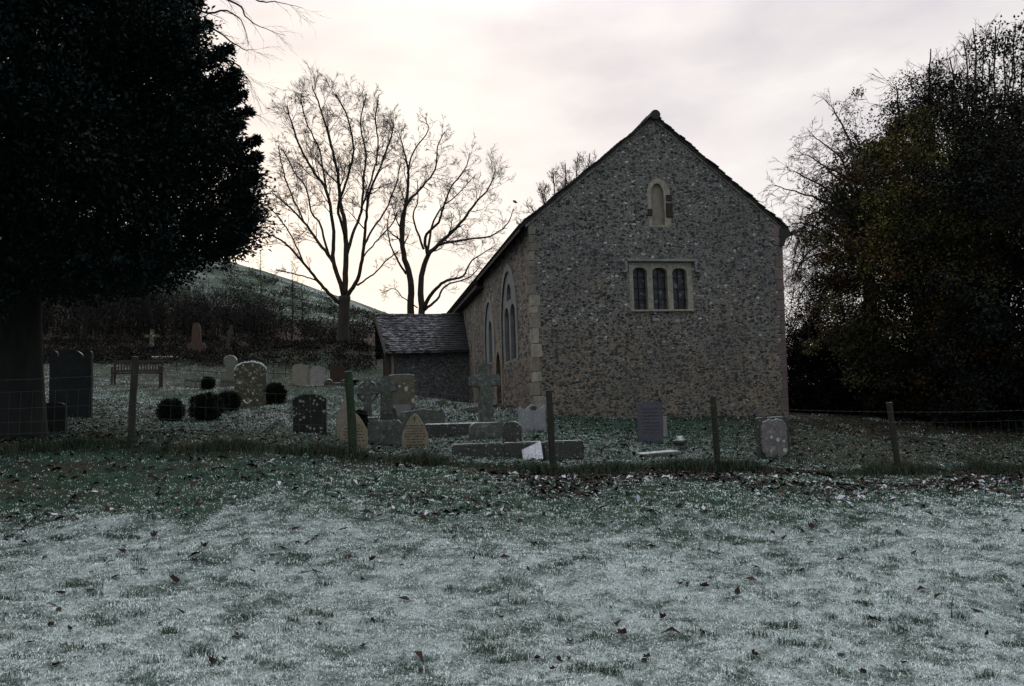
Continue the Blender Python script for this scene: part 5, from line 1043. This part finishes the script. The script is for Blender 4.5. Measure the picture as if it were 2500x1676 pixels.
# ------------------------------------------------------------------ grass blades, long grass, leaves on the ground
def blades(name, x, y, ln, wd, col, seed, lean=.7, sink=.0):
    g = np.random.default_rng(seed); n = len(x); z = gz(x, y) - sink; a = g.uniform(0, 2 * math.pi, n); dx, dy = np.cos(a), np.sin(a); lw = g.uniform(.35, 1.0, n) * lean
    b0 = np.c_[x, y, z]; s = np.c_[-dy, dx, np.zeros(n)] * wd[:, None]; mid = b0 + np.c_[dx * lw * .35 * ln, dy * lw * .35 * ln, ln * .62]; tip = b0 + np.c_[dx * lw * ln, dy * lw * ln, ln * np.maximum(.18, 1 - .38 * lw)]
    Vv = np.stack([b0 - s, b0 + s, mid + s * .8, mid - s * .8, tip], 1).reshape(-1, 3); k_ = np.arange(n)[:, None] * 5
    me_faces = np.concatenate([k_ + np.array([[0, 1, 2, 3]]), k_ + np.array([[3, 2, 4, 4]])], 1).reshape(-1, 4)
    # tips drawn as narrow quads: nudge a twin vertex so that every face has four corners
    V2 = np.stack([b0 - s, b0 + s, mid + s * .8, mid - s * .8, tip + s * .15, tip - s * .15], 1).reshape(-1, 3); k6 = np.arange(n)[:, None] * 6
    F_ = np.concatenate([k6 + np.array([[0, 1, 2, 3]]), k6 + np.array([[3, 2, 4, 5]])], 1).reshape(-1, 4)
    return big_mesh(name, V2, F_, M["blade"], None, np.repeat(col, 6, 0))
g = np.random.default_rng(99); n = 900000
u_ = g.random(n); dd = (3.4 ** .55 + u_ * (21 ** .55 - 3.4 ** .55)) ** (1 / .55); xx = (g.random(n) * 2 - 1) * (dd * .70 + 1.0)
fr, br = cover(xx, dd); fd = fence_dist(xx, dd)
tuft = fbm(xx * 5, dd * 5, 61, 2); keep = g.random(n) < .62 + .5 * tuft; xx, dd, fr, br, fd, tuft = (q[keep] for q in (xx, dd, fr, br, fd, tuft)); n = len(xx)
fine = .55 * vnoise(xx * 15, dd * 26, 71) + .45 * vnoise(xx * 34, dd * 52, 72); fine2 = fbm(xx * 4.2, dd * 8.5, 73, 3); pf = np.clip(fr * .72 + 2.3 * (fine - .5) + .30 * (fine2 - .5) - .7 * np.clip(tuft - .58, 0, 1) * 2, 0, 1); isf = g.random(n) < pf * .90
green = np.array((.008, .044, .030)) + g.random((n, 1)) * np.array((.016, .044, .024)); brown = g.random(n) < .10 + .25 * br; green[brown] = np.array((.085, .066, .032)) * g.uniform(.5, 1.2, (brown.sum(), 1))
white = np.array((.72, .80, .80)) * (1 - .30 * sstep(11, 14, dd))[:, None] * g.uniform(.78, 1.16, (n, 1)); col = np.where(isf[:, None], white, green)
grow_ = np.clip(dd / 8, .75, 1.6); ln = g.uniform(.008, .023, n) * (1 + .7 * (tuft > .68)) * grow_ ** .5; wd = g.uniform(.0013, .0026, n) * grow_
props(blades("grass", xx, dd, ln, wd, col, 100, 2.0), "short frosted grass over the field and churchyard", "grass", kind="stuff")
n = 260000; dd = 19 + 25 * g.random(n) ** 1.15; xx = (g.random(n) * 2 - 1) * (dd * .70 + 1.0); fr, br = cover(xx, dd); fine = fbm(xx * 2.6, dd * 1.3, 83, 3)
isf = g.random(n) < np.clip(fr * .75 + 2.2 * (fine - .5), 0, 1); col = np.array((.016, .032, .018)) + g.random((n, 1)) * np.array((.022, .026, .012)); brown = g.random(n) < .12 + .6 * br; col[brown] = np.array((.050, .030, .018)) * g.uniform(.4, 1.3, (brown.sum(), 1)); col[isf] = np.array((.50, .56, .57)) * g.uniform(.45, 1.05, (isf.sum(), 1))
props(blades("far_grass", xx, dd, g.uniform(.025, .065, n), g.uniform(.004, .0085, n), col, 103, 1.8), "frosted grass and leaf scraps on the slope among the far graves", "grass", kind="stuff")
# darker tufts standing out of the frost, some in short trails
tx, ty = [], []
rt = random.Random(404)
for _ in range(210):
    py = 1160 + 500 * rt.random() ** .9; px = rt.uniform(-60, 2560); p = ground_hit(px, min(py, 1672)); a = rt.uniform(-.5, .5); m_ = rt.choice((1, 1, 1, 2, 3, 5)); sp = rt.uniform(.02, .055)
    for k_ in range(m_):
        for _2 in range(26): tx.append(p[0] + k_ * .05 * math.cos(a) + rt.gauss(0, sp)); ty.append(p[1] + k_ * .05 * math.sin(a) + rt.gauss(0, sp * .7))
tx, ty = np.array(tx), np.array(ty); n = len(tx); col = np.array((.008, .026, .015)) + g.random((n, 1)) * np.array((.016, .036, .016)); bn = g.random(n) < .12; col[bn] = np.array((.06, .045, .022)); wf = g.random(n) < .10; col[wf] = np.array((.6, .66, .66))
props(blades("grass_tufts", tx, ty, g.uniform(.022, .060, n), g.uniform(.0014, .0026, n), col, 104, 1.3), "dark green grass tufts breaking through the frost", "grass", kind="stuff")
# long grass along the fence foot, plus blades added round the stones
n = 52000; px_ = g.random(n) * (len(FENCE) - 1); k_ = px_.astype(int); f = (px_ - k_)[:, None]; A4 = np.array(FENCE); base2 = A4[k_] * (1 - f) + A4[k_ + 1] * f
off = g.normal(0, .22, n) - .10 + .55 * (vnoise(base2[:, 0] * 1.1, base2[:, 1], 5) - .5); xx = base2[:, 0] + g.normal(0, .1, n); yy = base2[:, 1] + off
hgt = (.035 + .21 * vnoise(xx * 1.9, yy * .8, 15) ** 1.6) * g.uniform(.5, 1.25, n); c_ = np.array((.009, .020, .012)) + g.random((n, 1)) * np.array((.014, .024, .012)); bn = g.random(n) < .06 + .30 * vnoise(xx * .7, yy, 25); c_[bn] = np.array((.075, .055, .030)) * g.uniform(.3, 1.2, (bn.sum(), 1))
KEYS = [k_ for k_ in FEET if k_ not in ("holly", "tree_main", "flat", "bench", "sprig", "urn") and not k_.startswith("post") and FEET[k_][2] < 32]
ext = [(foot(k_), q) for k_ in KEYS for q in range(150)]; ex = np.array([p[0] for p, _ in ext]) + g.uniform(-.5, .5, len(ext)); ey = np.array([p[1] for p, _ in ext]) - .07 + g.normal(0, .08, len(ext)) - .10  # dark grass added at the stone feet, standing in for contact shadow
xx = np.r_[xx, ex]; yy = np.r_[yy, ey]; hgt = np.r_[hgt, g.uniform(.05, .15, len(ex))]; c_ = np.r_[c_, np.array((.012, .030, .018)) + g.random((len(ex), 1)) * np.array((.02, .032, .016))]; n = len(xx)
props(blades("long_grass", xx, yy, hgt, g.uniform(.0015, .003, n), c_, 101, 1.1), "rough long grass along the foot of the fence, with dark grass added as contact shade round the stones", "grass", kind="stuff")
# leaf litter
def litter_pts(n, f): 
    out = []
    while len(out) < n:
        y = g.uniform(5, 24, 4000); x = (g.random(4000) * 2 - 1) * (y * .7 + 1); w = f(x, y); m = g.random(4000) < w; out += list(zip(x[m], y[m]))
    return np.array(out[:n])
def dens(x, y):
    fd = fence_dist(x, y); a = sstep(3.4, .5, -fd) * (fd < 0) * sstep(-5, 1.5, x) * (.15 + .85 * sstep(.34, .56, vnoise(x * 1.1, y * 1.1, 51))); a = np.maximum(a, .22 * (fd > 0)); a = np.maximum(a, .35 * sstep(5, 9, x) * (fd > -2.5)); a = np.maximum(a, .006); a = np.maximum(a, .10 * (1 - sstep(6, 8, np.hypot(x - HOLLY[0], y - HOLLY[1])))); return a
pt = litter_pts(24000, dens); x, y = pt[:, 0], pt[:, 1]; n = len(x); z = gz(x, y) + .012; a = g.uniform(0, 6.28, n); tl = g.normal(0, .38, n); L = g.uniform(.026, .072, n); W = L * g.uniform(.28, .5, n)
t_ = np.c_[np.cos(a) * np.cos(tl), np.sin(a) * np.cos(tl), np.abs(np.sin(tl))]; s_ = np.c_[-np.sin(a), np.cos(a), g.normal(0, .3, n)]; up_ = np.array([0, 0, 1.0]); P_ = np.c_[x, y, z]; bend = g.uniform(-.1, .5, n)[:, None] * L[:, None]
Vv = np.stack([P_ - t_ * L[:, None], P_ + s_ * W[:, None] + up_ * bend, P_ + t_ * L[:, None], P_ - s_ * W[:, None] + up_ * bend], 1).reshape(-1, 3)
cc = np.array((.020, .011, .009)) * g.uniform(.35, 1.6, (n, 1)); fd_ = fence_dist(x, y); L = L * np.where(fd_ < -4, .62, 1.0); W = W * np.where(fd_ < -4, .62, 1.0); fz = g.random(n) < .32 * np.clip(cover(x, y)[0] * 1.3, .05, 1) * (fd_ > -3.6) * (fd_ < .5); cc[fz] = np.array((.44, .43, .48)) * g.uniform(.5, 1.1, (fz.sum(), 1)); rr_ = g.random(n) < .03; cc[rr_] = np.array((.065, .028, .014))
props(big_mesh("leaf_litter", Vv, np.arange(n * 4).reshape(-1, 4), M["litter"], None, np.repeat(cc, 4, 0)), "brown and frosted leaf litter scattered over the turf", "leaf litter", kind="stuff")
# single leaves and clods that can be told apart in the foreground
def leaf_mesh(seed, L, lobes, curl, name):
    r = random.Random(seed); b = MB(); n = 22; c = []
    for i in range(n):
        a = 2 * math.pi * i / n; rr = L * (.62 + .30 * abs(math.cos(a * lobes / 2))) * r.uniform(.85, 1.1); x, y = rr * math.cos(a), rr * .72 * math.sin(a); c.append((x, y, curl * (abs(y) / L) ** 1.5 * L * 1.7 + curl * .5 * (x / L) ** 2 * L + r.uniform(-.1, .1) * L))
    inner = [(x * .5, y * .5, z * .32) for x, y, z in c]; vs = c + inner + [(0, 0, 0)]
    fs = [(i, (i + 1) % n, n + (i + 1) % n, n + i) for i in range(n)] + [(n + i, n + (i + 1) % n, 2 * n) for i in range(n)]; f = r.uniform(.5, 1.2); b.cur = (.024 * f, .014 * f, .011 * f); b.add(vs, fs)
    b.cur = (.03, .016, .012); b.tube([(L * .6, 0, .0), (L * .95, .01, .01), (L * 1.25, .0, .03)], .0022, 4); o = b.build(name, M["litter"]); return o
protos = [leaf_mesh(i, .052, l, cu, "fallen_leaf") for i, (l, cu) in enumerate(((5, .5), (3, .9), (5, 1.1), (2, .7), (3, .3)))]; used = set()
def put_leaf(px, py, sc, k, label, group, flat=False):
    sc *= .72
    p = ground_hit(px, py); r = random.Random(int(px * 7 + py)); src = protos[k % 5]
    o = src if k % 5 not in used else src.copy()
    if o is not src: COL.objects.link(o)
    used.add(k % 5); o.location = (p[0], p[1], p[2] + .022 * sc); o.rotation_euler = (r.gauss(0, .35) + (math.pi if r.random() < .35 else 0), r.gauss(0, .3), r.uniform(0, 6.28)); o.scale = (sc, sc, sc)
    if abs(o.rotation_euler[0]) > 2: o.location.z += .03 * sc
    for q in ("label", "category", "group"):
        if q in o: del o[q]
    props(o, label, "leaf", group)
for i, (px, py, sc, lb) in enumerate(((1520, 1556, 1.45, "large curled red-brown leaf, the biggest near the bottom of the field"), (1720, 1440, 1.25, "dark crumpled leaf lying right of the middle of the field"), (500, 1345, 1.5, "long dark leaf clump, upper of the two at the left of the field"), (424, 1425, 1.4, "long dark leaf clump, lower of the two at the left of the field"), (838, 1304, 1.4, "dark curled leaf with a frosted edge, up the slope left of the middle"),
                                      (376, 1314, 1.4, "dark curled leaf near the shaded turf at the left"), (515, 1626, 1.1, "round dark leaf near the bottom edge of the field"), (910, 1374, 1.0, "small dark folded leaf in the open frost left of the middle"), (1980, 1294, 1.5, "dark standing leaf at the upper right of the field"), (150, 1457, 1.0, "small dark leaf far to the left of the field"), (282, 1415, .9, "small dark leaf in the frost above the far left one"), (2330, 1215, 1.6, "red-brown leaf lump in the litter at the right"))):
    put_leaf(px, py, sc, i, lb, None)
rl = random.Random(5)
for i in range(64):
    py = 1180 + 470 * rl.random() ** 1.7; px = rl.uniform(80, 2460)
    if px < 650 and py < 1290: continue
    put_leaf(px, py, rl.uniform(.45, .95), i, "small brown fallen leaf lying alone on the frosted grass", "small brown leaves scattered over the frosted field")
# dead stems standing in the turf
for i, (px, py, h, lb) in enumerate(((1240, 1480, .13, "thin upright dead stem standing in the middle of the field"), (1757, 1345, .12, "forked dead stem right of the middle of the field"), (2322, 1510, .15, "upright dead stem at the lower right of the field"), (893, 1270, .16, "short seedling with a leafy top, below the bright green post"), (1528, 1390, .10, "tiny dead stem in the open frost right of the middle"))):
    p = ground_hit(px, py); r = random.Random(i); b = MB(); v = Vector((0, 0, 0)); b.tube([(0, 0, -.02), (r.uniform(-.01, .01), 0, h * .5), (r.uniform(-.03, .03), 0, h)], [.004, .003, .002], 5)
    b.tube([(0, 0, h * .6), (.03, .0, h * .9)], [.002, .0015], 4); b.tube([(0, 0, h * .4), (-.025, .0, h * .62)], [.002, .0015], 4); o = b.build("dead_stem", M["brown_twig"]); o.location = p; props(o, lb, "stem")
for i, (px0, py0, px1, py1, lb) in enumerate(((442, 1378, 530, 1388, "thin dry twig lying in the frost left of the middle"), (735, 1408, 792, 1411, "short thin twig lying in the frost near the middle left"))):
    a = np.array(ground_hit(px0, py0)); c = np.array(ground_hit(px1, py1)); m = (a + c) / 2; b = MB(); r = random.Random(i); b.tube([a - m + Z * .025, (0, .03, .045), c - m + Z * .03], [.004, .0035, .002], 5); b.tube([(0, .03, .045), (.06, -.05, .06)], [.0025, .0015], 4); o = b.build("twig", M["brown_twig"]); o.location = m; props(o, lb, "twig")
print("ground cover done")
